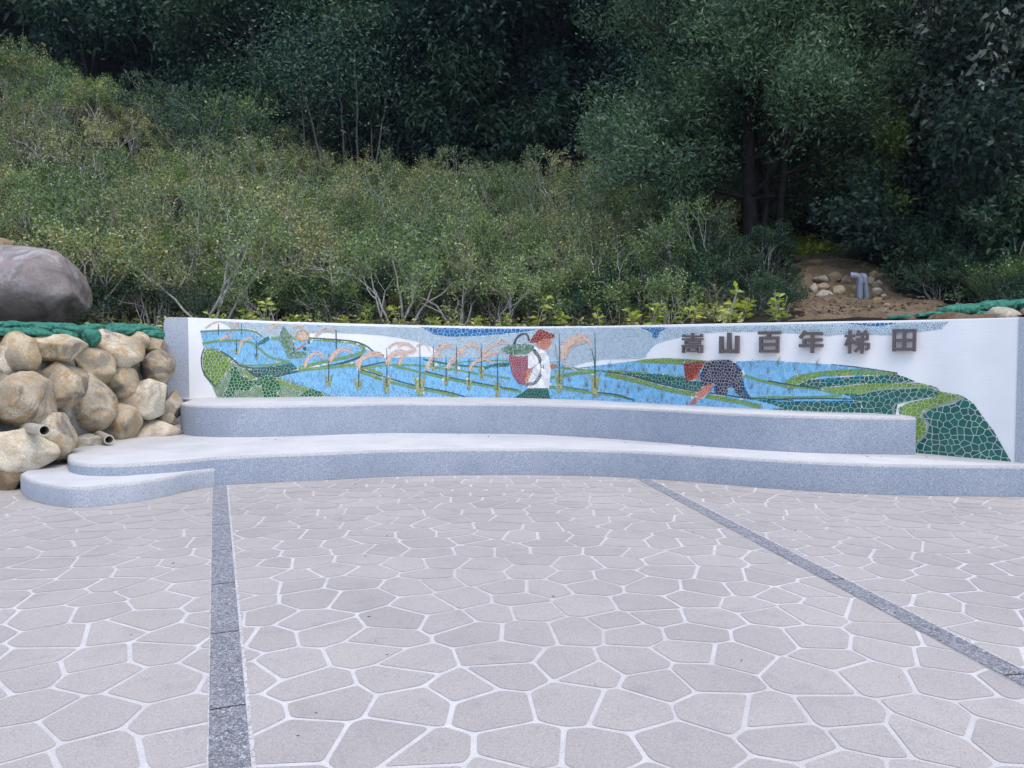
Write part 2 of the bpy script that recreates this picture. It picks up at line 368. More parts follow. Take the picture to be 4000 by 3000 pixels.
# ------------------------------------------------------------------ pavement and its dark strips
def clip2(P, nx, ny, c):
    out = []
    for i in range(len(P)):
        a, b = P[i - 1], P[i]; da, db = a[0] * nx + a[1] * ny - c, b[0] * nx + b[1] * ny - c
        if (da <= 0) != (db <= 0): t = da / (da - db); out.append((a[0] + (b[0] - a[0]) * t, a[1] + (b[1] - a[1]) * t))
        if db <= 0: out.append(b)
    return out
def paving():
    rnd = random.Random(77); A = .335; Bq = A * .9; pts = {}; x0, y0 = -13, -6
    V = [(-24, -14, 0), (24, -14, 0), (24, 13.5, 0), (-24, 13.5, 0)]; F = [(0, 1, 2, 3)]; mi = [0]; tint = [.5]
    ni, nj = int(26 / A), int(18.5 / Bq)
    for j in range(nj):
        for i in range(ni): pts[i, j] = (x0 + (i + .5 * (j % 2) + rnd.uniform(-.36, .36)) * A, y0 + (j + rnd.uniform(-.36, .36)) * Bq)
    for (i, j), c in pts.items():
        P = [(c[0] - 1, c[1] - 1), (c[0] + 1, c[1] - 1), (c[0] + 1, c[1] + 1), (c[0] - 1, c[1] + 1)]
        for di in range(-2, 3):
            for dj in range(-2, 3):
                o = pts.get((i + di, j + dj))
                if o is None or o is c: continue
                dx, dy = o[0] - c[0], o[1] - c[1]; l = math.hypot(dx, dy)
                if l > .95: continue
                w = .0080 + .0050 * abs(math.sin(37.7 * (c[0] + o[0]) + 91.3 * (c[1] + o[1])))
                P = clip2(P, dx / l, dy / l, (c[0] * dx + c[1] * dy + o[0] * dx + o[1] * dy) / (2 * l) - w)
        if len(P) < 3: continue
        Q = []                                       # slightly rounded corners
        for q in range(len(P)):
            o, p, r = P[q - 1], P[q], P[(q + 1) % len(P)]; l1 = math.hypot(o[0] - p[0], o[1] - p[1]); l2 = math.hypot(r[0] - p[0], r[1] - p[1])
            if min(l1, l2) < 1e-5: continue
            e1, e2 = min(.026, .4 * l1) / l1, min(.026, .4 * l2) / l2
            u, w = (p[0] + (o[0] - p[0]) * e1, p[1] + (o[1] - p[1]) * e1), (p[0] + (r[0] - p[0]) * e2, p[1] + (r[1] - p[1]) * e2)
            for t in (0, .33, .67, 1): Q.append(((1 - t) ** 2 * u[0] + 2 * t * (1 - t) * p[0] + t * t * w[0], (1 - t) ** 2 * u[1] + 2 * t * (1 - t) * p[1] + t * t * w[1]))
        P = Q
        if len(P) < 6: continue
        n0 = len(V)
        V += [(x + .006 * noise.noise(Vector((x * 9, y * 9, 0))), y + .006 * noise.noise(Vector((x * 9, y * 9, 5))), .0025) for x, y in P]
        F.append(tuple(range(n0, len(V)))); mi.append(1); tint.append(rnd.random())
    return mesh('pavement', V, F, [M['joint'], M['pave']], mi, tint=tint)
tag(link('pavement', paving()), 'pale grey crazy paving of stamped concrete with white joints', kind='structure')
v = [(-220, -220, -.05), (220, -220, -.05), (220, 220, -.05), (-220, 220, -.05)]
tag(link('ground', mesh('ground', v, [(0, 1, 2, 3)], M['ground'])), 'earth around the plaza', kind='structure')

def strip(p_far, p_near, w, seglen, label, seed, first):
    rnd = random.Random(seed)
    a, b = at_z(*p_far, 0), at_z(*p_near, 0); d = (b - a).normalized(); n = Vector((-d.y, d.x, 0))
    if n.x < 0: n = -n
    V, F, mi = [], [], []
    L = (b - a).length + 7; x = -.25; k = 0
    while x < L:
        e = x + (first if k == 0 else seglen * rnd.uniform(.96, 1.05)); m = 70
        for side, (o0, o1, z, mat, g) in enumerate([(-w / 2, w / 2, .007, 0, .006), (w / 2 + .001, w / 2 + .018, .0045, 1, 0), (-w / 2 - .007, -w / 2 - .001, .0045, 1, 0)]):
            base = len(V)
            for i in range(m + 1):
                t = x + g + (e - x - 2 * g) * i / m; c = a + d * t
                j0, j1 = (.004 * noise.noise(Vector((t * 30, seed, 1))), .004 * noise.noise(Vector((t * 30, seed, 2)))) if side == 0 else (0, 0)
                if side == 1: j1 = .007 * noise.noise(Vector((t * 9, seed, 0))) + .005 * noise.noise(Vector((t * 37, seed, 4)))
                if side == 2: j0 = .004 * noise.noise(Vector((t * 14, seed, 8)))
                q, r = c + n * (o0 + j0), c + n * (o1 + j1); V += [(q.x, q.y, z), (r.x, r.y, z)]
            for i in range(m):
                F.append((base + 2 * i, base + 2 * i + 1, base + 2 * i + 3, base + 2 * i + 2)); mi.append(mat)
        # dark gap between the stones
        c0, c1 = a + d * (e - .006), a + d * (e + .006); base = len(V)
        for c, o in ((c0, -w / 2), (c0, w / 2), (c1, w / 2), (c1, -w / 2)): q = c + n * o; V.append((q.x, q.y, .0052))
        F.append((base, base + 1, base + 2, base + 3)); mi.append(2)
        x = e; k += 1
    o = link('pavement_strip', mesh('pavement_strip', V, F, [M['strip'], M['edge'], M['dark_in']], mi))
    tag(o, label, kind='structure')
strip((858, 1900), (898, 3000), .152, .965, 'dark charcoal stone strip running towards the viewer from the curved step', 3, 1.45)
strip((2517, 1874), (4000, 2654), .145, 1.55, 'dark charcoal stone strip slanting to the right across the paving', 5, 1.3)

# ------------------------------------------------------------------ mosaic wall
wall = empty('mosaic_wall', (0, 12.9, 0))
tag(wall, 'long white curved wall with a mosaic of rice terraces and dark raised lettering', 'wall')
TH = .28
def wall_piece(s0, s1, front, r_left=0, r_right=0, zfloor=.002, step=.09):
    n = max(2, int((s1 - s0) / step)); ss = list(np.linspace(s0, s1, n))
    if r_left: ss = sorted(set(ss + [s0 + r_left * k for k in (.05, .15, .3, .5, .75)]))
    if r_right: ss = sorted(set(ss + [s1 - r_right * k for k in (.05, .15, .3, .5, .75)]))
    V, F = [], []
    for s in ss:
        zt = wall_top(s)
        for rr, dd in ((r_left, s - s0), (r_right, s1 - s)):
            if rr and dd < rr: zt -= rr - math.sqrt(max(0, rr * rr - (rr - dd) ** 2))
        for off, z in ((front, zfloor), (front, zt - .02), (front - .006, zt - .006), (front - .02, zt), (-TH - front + .02, zt), (-TH - front, zt - .02), (-TH - front, zfloor)):
            p = wall_at(s, z, off); V.append((p.x, p.y, p.z))
    K = 7
    for i in range(len(ss) - 1):
        for k in range(K - 1):
            a = i * K + k; F.append((a, a + K, a + K + 1, a + 1))
    F.append(tuple(range(K))); F.append(tuple(range(len(V) - 1, len(V) - 1 - K, -1)))
    return V, F
s_left, _ = wall_hit(737, 1400); s_right, _ = wall_hit(3972, 1500)
V, F = wall_piece(s_left, s_right, 0); under(link('plaster_face', mesh('plaster_face', V, F, M['white'], sharp=40)), wall)
V, F = wall_piece(wall_hit(640, 1300)[0], s_left - .001, .006, r_left=.09); under(link('end_pillar', mesh('end_pillar', V, F, M['agg_lite'], sharp=40)), wall)
V, F = wall_piece(s_right + .001, WLEN, .006, r_right=.05); under(link('end_pillar', mesh('end_pillar', V, F, M['agg_lite'], sharp=40)), wall)

# --- mosaic: traced in the photo, laid out in wall metres (s along the wall, z up), broken into tiles
ZO = {1: (600, 1180, 900 / 2212), 2: (1400, 1180, 900 / 2212), 3: (2200, 1180, 900 / 2212), 4: (3000, 1180, 1000 / 2212)}
def zpt(k, x, y): ox, oy, q = ZO[k]; return wall_hit(ox + x * q, oy + y * q)
def zpoly(*parts):
    out = []
    for k, pts in parts: out += [zpt(k, x, y) for x, y in pts]
    return out
def stroke(k, pts, w, w1=None, zz=None):
    """a band along a line: width w (to w1 at its end) in zoomed pixels"""
    P = [Vector((x, y, 0)) for x, y in pts]
    if len(P) > 2: P = catmull(P, 4)
    L, Rr = [], []
    for i, p in enumerate(P):
        t = (P[min(i + 1, len(P) - 1)] - P[max(i - 1, 0)]).normalized(); n = Vector((-t.y, t.x, 0))
        ww = w + ((w1 if w1 is not None else w) - w) * i / (len(P) - 1)
        L.append(p + n * ww / 2); Rr.append(p - n * ww / 2)
    return [zpt(k, q.x, q.y) for q in L + Rr[::-1]]
def clip_half(P, nx, ny, c):
    out = []
    n = len(P)
    for i in range(n):
        a, b = P[i - 1], P[i]; da, db = a[0] * nx + a[1] * ny - c, b[0] * nx + b[1] * ny - c
        if (da <= 0) != (db <= 0):
            t = da / (da - db); out.append((a[0] + (b[0] - a[0]) * t, a[1] + (b[1] - a[1]) * t))
        if db <= 0: out.append(b)
    return out
def area(P): return .5 * sum(P[i - 1][0] * P[i][1] - P[i][0] * P[i - 1][1] for i in range(len(P)))
TC = dict(water=(.15, .43, .70), deep=(.006, .15, .38), light=(.155, .28, .04), teal=(.004, .112, .088), mid=(.007, .13, .032), rust=(.27, .03, .016), skin=(.58, .14, .06),
          red=(.30, .010, .045), navy=(.024, .02, .06), pink=(.68, .48, .38), stub=(.36, .38, .15), sky=(.30, .44, .54), mix=(.13, .25, .15), line=(.02, .05, .065),
          gold=(.45, .32, .08), black=(.015, .015, .02), orange=(.55, .15, .035), shirt=(.78, .78, .79), grey=(.28, .34, .33))
TM = {k: m_tile('glazed tile ' + k, c, .3 if k in ('sky', 'mix', 'stub', 'pink') else .2) for k, c in TC.items()}
TKEYS = list(TC)
mV, mF, mMi, mT = [], [], [], []
REGIONS = []
def region(poly, colour, size, gap=.10, bare=False, alt=None, thin=False):
    poly = [(s, z) for s, z in poly]
    if area(poly) < 0: poly.reverse()
    REGIONS.append((poly, colour, size, gap, bare, alt, thin, (min(p[0] for p in poly), max(p[0] for p in poly), min(p[1] for p in poly), max(p[1] for p in poly))))
def inside(poly, x, y):
    r = False; n = len(poly)
    for i in range(n):
        (x1, y1), (x2, y2) = poly[i - 1], poly[i]
        if (y1 > y) != (y2 > y) and x < (x2 - x1) * (y - y1) / (y2 - y1) + x1: r = not r
    return r
def lay_tiles(k):
    poly, colour, size, gap, bare, alt, thin, (s0, s1, z0, z1) = REGIONS[k]
    if bare: return
    later = [(q[0], q[7]) for q in REGIONS[k + 1:] if not q[6] and q[7][0] < s1 and q[7][1] > s0 and q[7][2] < z1 and q[7][3] > z0]
    def covered(x, y):
        for p, (a, b, c, d) in later:
            if a < x < b and c < y < d and inside(p, x, y): return True
        return False
    rnd = random.Random(k * 7 + 1); off = .004 + k * .00003
    g = size * gap; nx, nz = int((s1 - s0) / size) + 4, int((z1 - z0) / size) + 4
    pts = {}
    for i in range(-1, nx):
        for j in range(-1, nz):
            pts[i, j] = (s0 + (i + .5 * (j % 2) - .5 + rnd.uniform(-.42, .42)) * size, z0 + (j - .5 + rnd.uniform(-.42, .42)) * size)
    big = size * 3
    for (i, j), c in pts.items():
        if c[0] < s0 - size or c[0] > s1 + size or c[1] < z0 - size or c[1] > z1 + size: continue
        cell = [(c[0] - big, c[1] - big), (c[0] + big, c[1] - big), (c[0] + big, c[1] + big), (c[0] - big, c[1] + big)]
        for di in range(-2, 3):
            for dj in range(-2, 3):
                o = pts.get((i + di, j + dj))
                if o is None or o is c: continue
                dx, dy = o[0] - c[0], o[1] - c[1]; l = math.hypot(dx, dy)
                if l < 1e-6 or l > 2.3 * size: continue
                dx /= l; dy /= l
                cell = clip_half(cell, dx, dy, (c[0] + o[0]) / 2 * dx + (c[1] + o[1]) / 2 * dy - g / 2)
                if len(cell) < 3: break
            if len(cell) < 3: break
        if len(cell) < 3: continue
        P = poly
        for a in range(len(cell)):                    # the region cut by the convex tile
            p, q = cell[a - 1], cell[a]; dx, dy = q[1] - p[1], -(q[0] - p[0]); l = math.hypot(dx, dy)
            if l < 1e-9: continue
            P = clip_half(P, dx / l, dy / l, (p[0] * dx + p[1] * dy) / l)
            if len(P) < 3: break
        if len(P) < 3: continue
        cx, cy = sum(p[0] for p in P) / len(P), sum(p[1] for p in P) / len(P)
        if not thin and covered(cx, cy) and (size < .045 or sum(covered(x, y) for x, y in P) >= .8 * len(P)): continue
        Q = []
        for x, y in P:
            t = 1.0 if len(P) == len(cell) and not any(abs(x - a) < 1e-7 for a in (s0, s1)) else .965
            Q.append((cx + (x - cx) * t, cy + (y - cy) * t))
        if abs(area(Q)) < 8e-6: continue
        base = len(mV); mV.extend(tuple(wall_at(s, z, off)) for s, z in (Q if area(Q) > 0 else Q[::-1]))
        mF.append(tuple(range(base, base + len(Q))))
        mMi.append(TKEYS.index(colour if not alt or rnd.random() > .4 else rnd.choice(alt))); mT.append(rnd.random())

BIG, MED, SML, TNY = .070, .050, .034, .024
# sky of small pale tiles
region(zpoly((1, [(590, 180), (900, 195), (1200, 206), (1700, 222), (2180, 236)]), (2, [(400, 240), (1000, 250), (1500, 253), (2100, 244)]),
             (3, [(100, 244), (1000, 240), (2100, 217)]), (4, [(100, 193), (700, 182), (1130, 176), (1570, 165), (1530, 200), (1500, 235), (1330, 255), (1200, 275), (1080, 290), (900, 285),
             (650, 280), (520, 295), (300, 275), (130, 268)]), (3, [(2100, 300), (1900, 285), (1500, 290), (1300, 305), (1170, 330), (1000, 370), (900, 400), (850, 440), (805, 500), (800, 530),
             (740, 545), (640, 548), (400, 553), (220, 580), (110, 615)]), (2, [(2060, 625), (1450, 545), (880, 528), (780, 520), (720, 440), (600, 390), (400, 345), (200, 320), (0, 305)]),
             (1, [(1700, 295), (1480, 300), (1480, 360), (1200, 345), (1000, 345), (760, 300), (740, 250), (680, 210)])), 'sky', SML * .82, .24)
# water
region(zpoly((1, [(452, 285), (900, 272), (1040, 335), (1200, 350), (1500, 358), (1750, 375), (2000, 430), (2190, 520)]), (2, [(250, 535), (600, 525), (1450, 540), (1900, 565), (2080, 625)]),
             (3, [(130, 630), (400, 600), (640, 570), (1160, 590), (1400, 570), (1700, 567), (1900, 560), (2150, 566)]), (4, [(120, 515), (350, 525), (760, 555), (1010, 602), (1000, 700), (700, 940), (0, 930)]),
             (3, [(2140, 1030), (1000, 986), (100, 945)]), (2, [(2200, 938), (1300, 916), (100, 908)]), (1, [(1700, 906), (1250, 745), (850, 605), (600, 450), (478, 435)])), 'water', BIG * .98, .09)
region(zpoly((1, [(480, 440), (620, 450), (850, 600), (1255, 735), (1740, 905), (612, 912), (560, 800), (480, 700)])), 'mix', TNY * 1.15, .14, alt=['grey', 'light'])
# deep blue sky pieces
region(zpoly((2, [(600, 240), (700, 243), (1000, 252), (1720, 256), (1640, 280), (1400, 305), (1150, 325), (900, 335), (740, 315), (660, 275)])), 'deep', BIG, .08)
region(zpoly((3, [(730, 243), (1005, 241), (930, 290), (900, 350), (870, 350), (845, 290)])), 'deep', MED, .09)
region(zpoly((4, [(650, 182), (900, 180), (1130, 177), (1060, 195), (950, 212), (840, 203), (740, 192)])), 'deep', MED, .1)
# left terraces
def S_(k, pts, w, col, size, w1=None, **kw): region(stroke(k, pts, w, w1), col, size, thin=w <= 13, **kw)
S_(1, [(450, 283), (700, 270), (900, 270), (1000, 300), (1045, 335)], 20, 'mix', TNY)
S_(1, [(470, 398), (650, 372), (900, 378), (1000, 435), (1120, 530), (1310, 575)], 26, 'light', SML, 24)
S_(1, [(1310, 572), (1150, 600), (1000, 608), (850, 604), (760, 560), (640, 490)], 22, 'light', SML)
S_(1, [(1130, 350), (1500, 352), (1700, 365), (1900, 385), (2010, 430), (1990, 490), (1800, 540), (1560, 590), (1390, 640), (1230, 700)], 34, 'light', SML * 1.1)
S_(1, [(1500, 345), (1880, 372), (2030, 415), (2120, 480), (2212, 515)], 15, 'line', TNY)
region(zpoly((1, [(1000, 420), (1000, 392), (1060, 345), (1115, 328), (1115, 362), (1060, 400)])), 'teal', SML)
S_(1, [(640, 470), (760, 545), (850, 618), (1050, 632), (1330, 590)], 16, 'line', TNY)
S_(1, [(880, 650), (1010, 715), (1150, 715), (1400, 660), (1800, 590), (2000, 520), (2150, 490)], 24, 'line', TNY)
region(zpoly((1, [(905, 650), (1060, 640), (1200, 610), (1325, 585), (1390, 640), (1200, 705), (1080, 705), (1000, 705)])), 'teal', MED)
S_(1, [(1390, 655), (1700, 625), (1940, 605), (2060, 640), (2200, 700)], 32, 'light', SML)
region(zpoly((1, [(500, 455), (560, 452), (640, 475), (700, 515), (742, 565), (742, 620), (690, 690), (650, 770), (600, 805), (540, 740), (490, 670), (470, 590), (472, 520)])), 'light', BIG * .85, .11)
S_(1, [(485, 450), (462, 520), (462, 600), (485, 680), (540, 750), (595, 812)], 13, 'line', TNY)
region(zpoly((1, [(575, 840), (640, 765), (700, 690), (740, 640), (850, 640), (1010, 735), (1220, 765), (1450, 855), (1760, 905), (1200, 912), (612, 916)])), 'mix', TNY * 1.15, .14, alt=['grey', 'light'])
region(zpoly((1, [(740, 640), (800, 615), (830, 700), (940, 760), (1060, 708), (1150, 708), (1200, 760), (1215, 830), (1180, 870), (1212, 911), (1050, 913), (1040, 800), (960, 800), (920, 850), (780, 850),
                  (770, 915), (680, 915), (680, 870), (712, 830), (742, 720)])), 'mid', BIG * .82, .11)
region(zpoly((1, [(1430, 880), (1500, 828), (1600, 860), (1645, 906), (1380, 909)])), 'mid', MED, .11)
S_(1, [(860, 660), (960, 730)], 36, 'light', SML)
S_(1, [(1210, 735), (1240, 780), (1400, 830), (1480, 830)], 36, 'light', SML)
region(zpoly((1, [(1195, 350), (1215, 300), (1245, 225), (1330, 330), (1370, 470), (1480, 478), (1450, 540), (1285, 545), (1240, 430)])), 'mix', TNY, .14, alt=['mid', 'grey'])
# middle terraces
S_(2, [(0, 650), (200, 610), (420, 605), (640, 612), (900, 655)], 20, 'light', SML)
S_(2, [(0, 632), (200, 585), (300, 575)], 14, 'line', TNY)
S_(2, [(330, 610), (620, 680), (900, 745), (1250, 810), (1560, 860)], 26, 'light', SML)
S_(2, [(640, 665), (900, 728), (1250, 795), (1540, 845)], 13, 'line', TNY)
S_(2, [(20, 668), (240, 748), (560, 828), (780, 865), (960, 912)], 30, 'light', SML)
S_(2, [(30, 650), (320, 740), (620, 818), (860, 862), (1030, 912)], 14, 'line', TNY)
S_(2, [(880, 640), (1150, 690), (1460, 735)], 20, 'light', SML)
S_(2, [(620, 550), (900, 600), (1150, 620), (1440, 610)], 18, 'mid', TNY)
S_(2, [(1210, 640), (1320, 600), (1450, 595)], 26, 'teal', SML)
S_(2, [(730, 640), (1000, 575), (1440, 560)], 12, 'light', TNY)
S_(2, [(1840, 730), (2000, 695), (2212, 670)], 30, 'light', SML)
S_(2, [(1840, 590), (1960, 632), (2212, 640)], 24, 'light', SML)
S_(2, [(1835, 815), (2000, 830), (2212, 872)], 30, 'light', SML)
S_(2, [(1960, 810), (2212, 850)], 12, 'line', TNY)
# right terraces
region(zpoly((3, [(640, 575), (800, 545), (1000, 537), (1250, 550), (1400, 565), (1200, 605), (900, 590)])), 'light', MED * .85)
S_(3, [(0, 710), (120, 685), (320, 665)], 34, 'light', SML)
S_(3, [(100, 640), (300, 660), (640, 672), (1160, 718)], 22, 'light', SML)
S_(3, [(0, 825), (260, 868), (520, 905), (690, 950)], 32, 'light', SML, 12)
S_(3, [(330, 868), (520, 890), (690, 945)], 14, 'line', TNY)
region(zpoly((3, [(590, 678), (900, 692), (1160, 722), (1190, 752), (1330, 760), (1330, 850), (1480, 880), (1200, 835), (850, 762), (650, 712)])), 'teal', BIG * .8)
S_(3, [(380, 662), (620, 700), (900, 775), (1200, 840), (1500, 885), (1850, 935), (2212, 990)], 15, 'line', TNY)
S_(3, [(400, 690), (700, 755), (1000, 838), (1300, 890), (1650, 950), (1900, 1005)], 46, 'light', MED * .85)
S_(3, [(1800, 920), (2000, 912), (2212, 915)], 20, 'light', SML)
region(zpoly((3, [(1830, 935), (2000, 940), (2100, 945)]), (4, [(60, 862), (300, 855), (820, 850), (845, 957), (400, 945), (0, 925)]), (3, [(2120, 1020), (1980, 975)])), 'teal', BIG * .9, .1)
S_(3, [(1810, 925), (2000, 930), (2212, 945)], 11, 'line', TNY)
S_(3, [(1740, 705), (1900, 755), (2100, 800), (2212, 830)], 28, 'light', SML)
region(zpoly((4, [(140, 690), (230, 632), (500, 592), (800, 575), (1000, 600), (1130, 625), (800, 632), (480, 642), (320, 682), (250, 712), (180, 716)])), 'light', MED)
region(zpoly((4, [(260, 715), (350, 672), (600, 652), (1110, 625), (1200, 652), (1285, 692), (800, 706), (440, 740), (300, 722)])), 'teal', BIG * .8, .11)
S_(4, [(180, 728), (400, 745), (640, 800)], 26, 'light', SML)
S_(4, [(0, 820), (300, 822), (640, 812)], 18, 'light', SML)
S_(4, [(0, 680), (200, 715), (450, 745)], 13, 'line', TNY)
S_(4, [(0, 842), (400, 832), (820, 842)], 12, 'line', TNY)
region(zpoly((4, [(440, 745), (600, 730), (900, 702), (1300, 697), (1420, 722), (1480, 748), (1000, 752), (780, 802), (640, 790)])), 'light', MED)
region(zpoly((4, [(640, 790), (780, 797), (1000, 760), (1400, 745), (1487, 770), (1480, 802), (1300, 842), (1120, 875), (1105, 972), (840, 955), (800, 860)])), 'teal', BIG, .09)
S_(4, [(770, 800), (1000, 755), (1400, 738), (1480, 765)], 14, 'grey', TNY)
region(zpoly((4, [(1125, 915), (1200, 872), (1400, 830), (1490, 772), (1650, 800), (1705, 822), (1600, 872), (1345, 935), (1312, 988), (1275, 988), (1135, 968)])), 'light', MED * 1.1)
region(zpoly((4, [(1278, 990), (1320, 990), (1370, 1050), (1362, 1130), (1278, 1225)])), 'light', MED * 1.1)
region(zpoly((4, [(1320, 985), (1370, 930), (1600, 882), (1705, 825), (1780, 880), (1850, 980), (1950, 1110), (2030, 1255), (2112, 1395), (1278, 1330), (1278, 1240), (1372, 1150), (1395, 1050), (1345, 990)])), 'teal', BIG * 1.12, .095)
S_(4, [(1095, 965), (1105, 880), (1400, 815), (1480, 790)], 16, 'grey', TNY)
S_(4, [(1278, 1235), (1360, 1150), (1385, 1050), (1335, 985), (1420, 915), (1690, 830)], 20, 'grey', TNY)
S_(4, [(545, 538), (850, 572), (1120, 615)], 7, 'line', TNY, 12)
# small distant farmer with a round hat
region([zpt(1, 1430 + 68 * math.cos(a), 325 + 56 * math.sin(a)) for a in np.linspace(0, 2 * math.pi, 17)[:-1]], 'gold', TNY)
region([zpt(1, 1430 + 50 * math.cos(a), 325 + 40 * math.sin(a)) for a in np.linspace(0, 2 * math.pi, 15)[:-1]], 'pink', TNY)
S_(1, [(1370, 462), (1420, 430), (1465, 395)], 16, 'orange', TNY)
S_(1, [(1455, 465), (1450, 430)], 30, 'line', TNY); S_(1, [(1490, 400), (1495, 372)], 20, 'black', TNY)
S_(1, [(1345, 440), (1350, 500)], 14, 'line', TNY)
# rice plants: stubble base, dark stalk, drooping ear
def ear(k, pts, ew):
    rnd = random.Random(int(pts[0][0] * 3 + pts[0][1])); n = max(4, int(ew / 7))
    for j in range(n):
        f = (j + .5) / n - .5; a, b = rnd.uniform(-.12, .12) * ew, rnd.uniform(-.2, .2) * ew; m = len(pts)
        q = [(x + a + f * ew * .35 + b * i / m + rnd.gauss(0, ew * .05), y + f * ew * (.35 + .9 * abs(i / max(1, m - 1) - .35)) + rnd.gauss(0, ew * .05)) for i, (x, y) in enumerate(pts)]
        w = rnd.uniform(8, 12.5) * (1 if k < 3 else 1.1); S_(k, q, w, 'pink', TNY, w * .4, gap=.12, alt=['pink', 'pink', 'pink', 'rust'] if j % 4 == 0 else None)
def rice(k, bx, by, top, w=50, ears=(), stalk=True):
    h = by - top
    region([zpt(k, x, y) for x, y in ((bx - w * .3, by), (bx - w * .75, by - h * .42), (bx - w * .2, by - h * .3), (bx, by - h * .5), (bx + w * .25, by - h * .3), (bx + w * .75, by - h * .42), (bx + w * .35, by))], 'stub', TNY, .14, alt=['mix', 'stub'])
    if stalk: S_(k, [(bx, by - h * .15), (bx + 3, by - h * .6), (bx, top)], 13, 'line', TNY, 5)
    for pts, ew in ears: ear(k, pts, ew)
ear(1, [(500, 250), (560, 205), (620, 195)], 8); ear(1, [(520, 235), (590, 185)], 6)
S_(1, [(625, 210), (622, 320)], 8, 'line', TNY)
ear(1, [(740, 225), (830, 212)], 34); S_(1, [(845, 210), (842, 310)], 7, 'line', TNY)
ear(1, [(1110, 265), (1160, 222), (1210, 225)], 36)
ear(1, [(1335, 240), (1400, 225), (1445, 265)], 38)
ear(1, [(1555, 330), (1600, 290), (1660, 268), (1735, 290)], 36); S_(1, [(1752, 270), (1755, 470)], 12, 'line', TNY)
rice(1, 795, 500, 350, 36, [([(640, 360), (690, 330), (760, 320)], 50)])
rice(1, 988, 555, 370, 34, [([(830, 420), (860, 370), (950, 345)], 48), ([(815, 490), (840, 420)], 26)])
rice(1, 1680, 815, 500, 60, [([(1450, 620), (1500, 520), (1580, 490), (1640, 530)], 66), ([(1690, 560), (1740, 490), (1830, 450), (1905, 470)], 74)])
rice(1, 1968, 845, 580, 62, [([(1940, 600), (2010, 540), (2110, 500), (2190, 500)], 66)])
ear(2, [(0, 640), (40, 540), (130, 495), (230, 515)], 60)
rice(2, 272, 880, 440, 60, [([(270, 600), (310, 520), (400, 480), (470, 500)], 74), ([(290, 440), (340, 400), (420, 390), (520, 430)], 34), ([(390, 600), (440, 500), (540, 470)], 50), ([(380, 420), (470, 395), (560, 470)], 40)])
rice(2, 590, 905, 390, 80, [([(560, 420), (640, 405), (700, 480)], 22)])
rice(2, 720, 660, 420, 34, [([(660, 640), (690, 560), (750, 500), (800, 540)], 60), ([(760, 470), (830, 420), (910, 430)], 60)])
rice(2, 842, 805, 520, 46, [([(850, 630), (900, 560), (960, 520), (1010, 450)], 60)])
rice(2, 940, 690, 410, 30, [([(980, 480), (1040, 420), (1130, 410), (1140, 470)], 58)])
rice(2, 1062, 845, 540, 48, [([(1065, 650), (1120, 580), (1220, 545), (1290, 580)], 64)])
rice(2, 1180, 745, 395, 44, [([(1190, 490), (1260, 430), (1350, 390), (1430, 380)], 52), ([(1200, 520), (1280, 490), (1360, 470)], 46)])
rice(2, 1335, 910, 500, 44)
rice(2, 1930, 870, 300, 62, [([(1960, 540), (2010, 450), (2100, 370), (2212, 350)], 100), ([(2030, 380), (2110, 320), (2180, 320)], 44)])
S_(2, [(1890, 400), (1910, 520), (1925, 640)], 8, 'grey', TNY)
rice(3, 308, 920, 300, 70, [([(0, 480), (40, 400), (110, 350), (200, 340)], 92), ([(190, 330), (250, 390), (272, 455)], 50), ([(0, 590), (60, 620), (130, 655)], 22)])
S_(3, [(275, 450), (300, 560), (310, 700)], 9, 'mid', TNY)
# farmer carrying a basket
region(zpoly((2, [(1690, 420), (1645, 470), (1628, 520), (1628, 828), (1832, 828), (1852, 640), (1832, 530), (1792, 462), (1740, 450)])), 'shirt', .06, 0)
region(zpoly((2, [(1500, 918), (1590, 860), (1630, 825), (1822, 826), (1842, 932)])), 'teal', MED, .09)
region(zpoly((2, [(1440, 480), (1475, 515), (1632, 520), (1632, 640), (1600, 795), (1535, 785), (1480, 700), (1446, 560)])), 'red', SML * 1.15, .2)
region(zpoly((2, [(1630, 640), (1690, 622), (1660, 700), (1622, 795), (1598, 785), (1608, 700)])), 'orange', SML, .2)
region(zpoly((2, [(1365, 450), (1440, 412), (1600, 398), (1690, 420), (1690, 455), (1640, 492), (1470, 512), (1400, 485)])), 'mix', TNY, .12, alt=['line', 'mid', 'sky'])
S_(2, [(1495, 410), (1520, 350), (1570, 308), (1620, 312), (1645, 375)], 22, 'line', TNY, gap=.08)
S_(2, [(1685, 458), (1745, 545), (1768, 635), (1740, 720), (1690, 778), (1620, 785)], 34, 'navy', TNY * 1.2, gap=.14)
region(zpoly((2, [(1705, 400), (1740, 365), (1850, 345), (1852, 412), (1832, 442), (1790, 462), (1742, 442)])), 'skin', SML, .2)
region(zpoly((2, [(1640, 392), (1690, 310), (1738, 258), (1800, 275), (1892, 318), (1885, 347), (1800, 350), (1720, 388)])), 'rust', MED, .1)
region(zpoly((2, [(1842, 598), (1900, 598), (1908, 632), (1848, 642)])), 'orange', SML)
S_(2, [(1670, 640), (1740, 580)], 5, 'line', TNY); S_(2, [(1660, 660), (1720, 715)], 5, 'line', TNY)
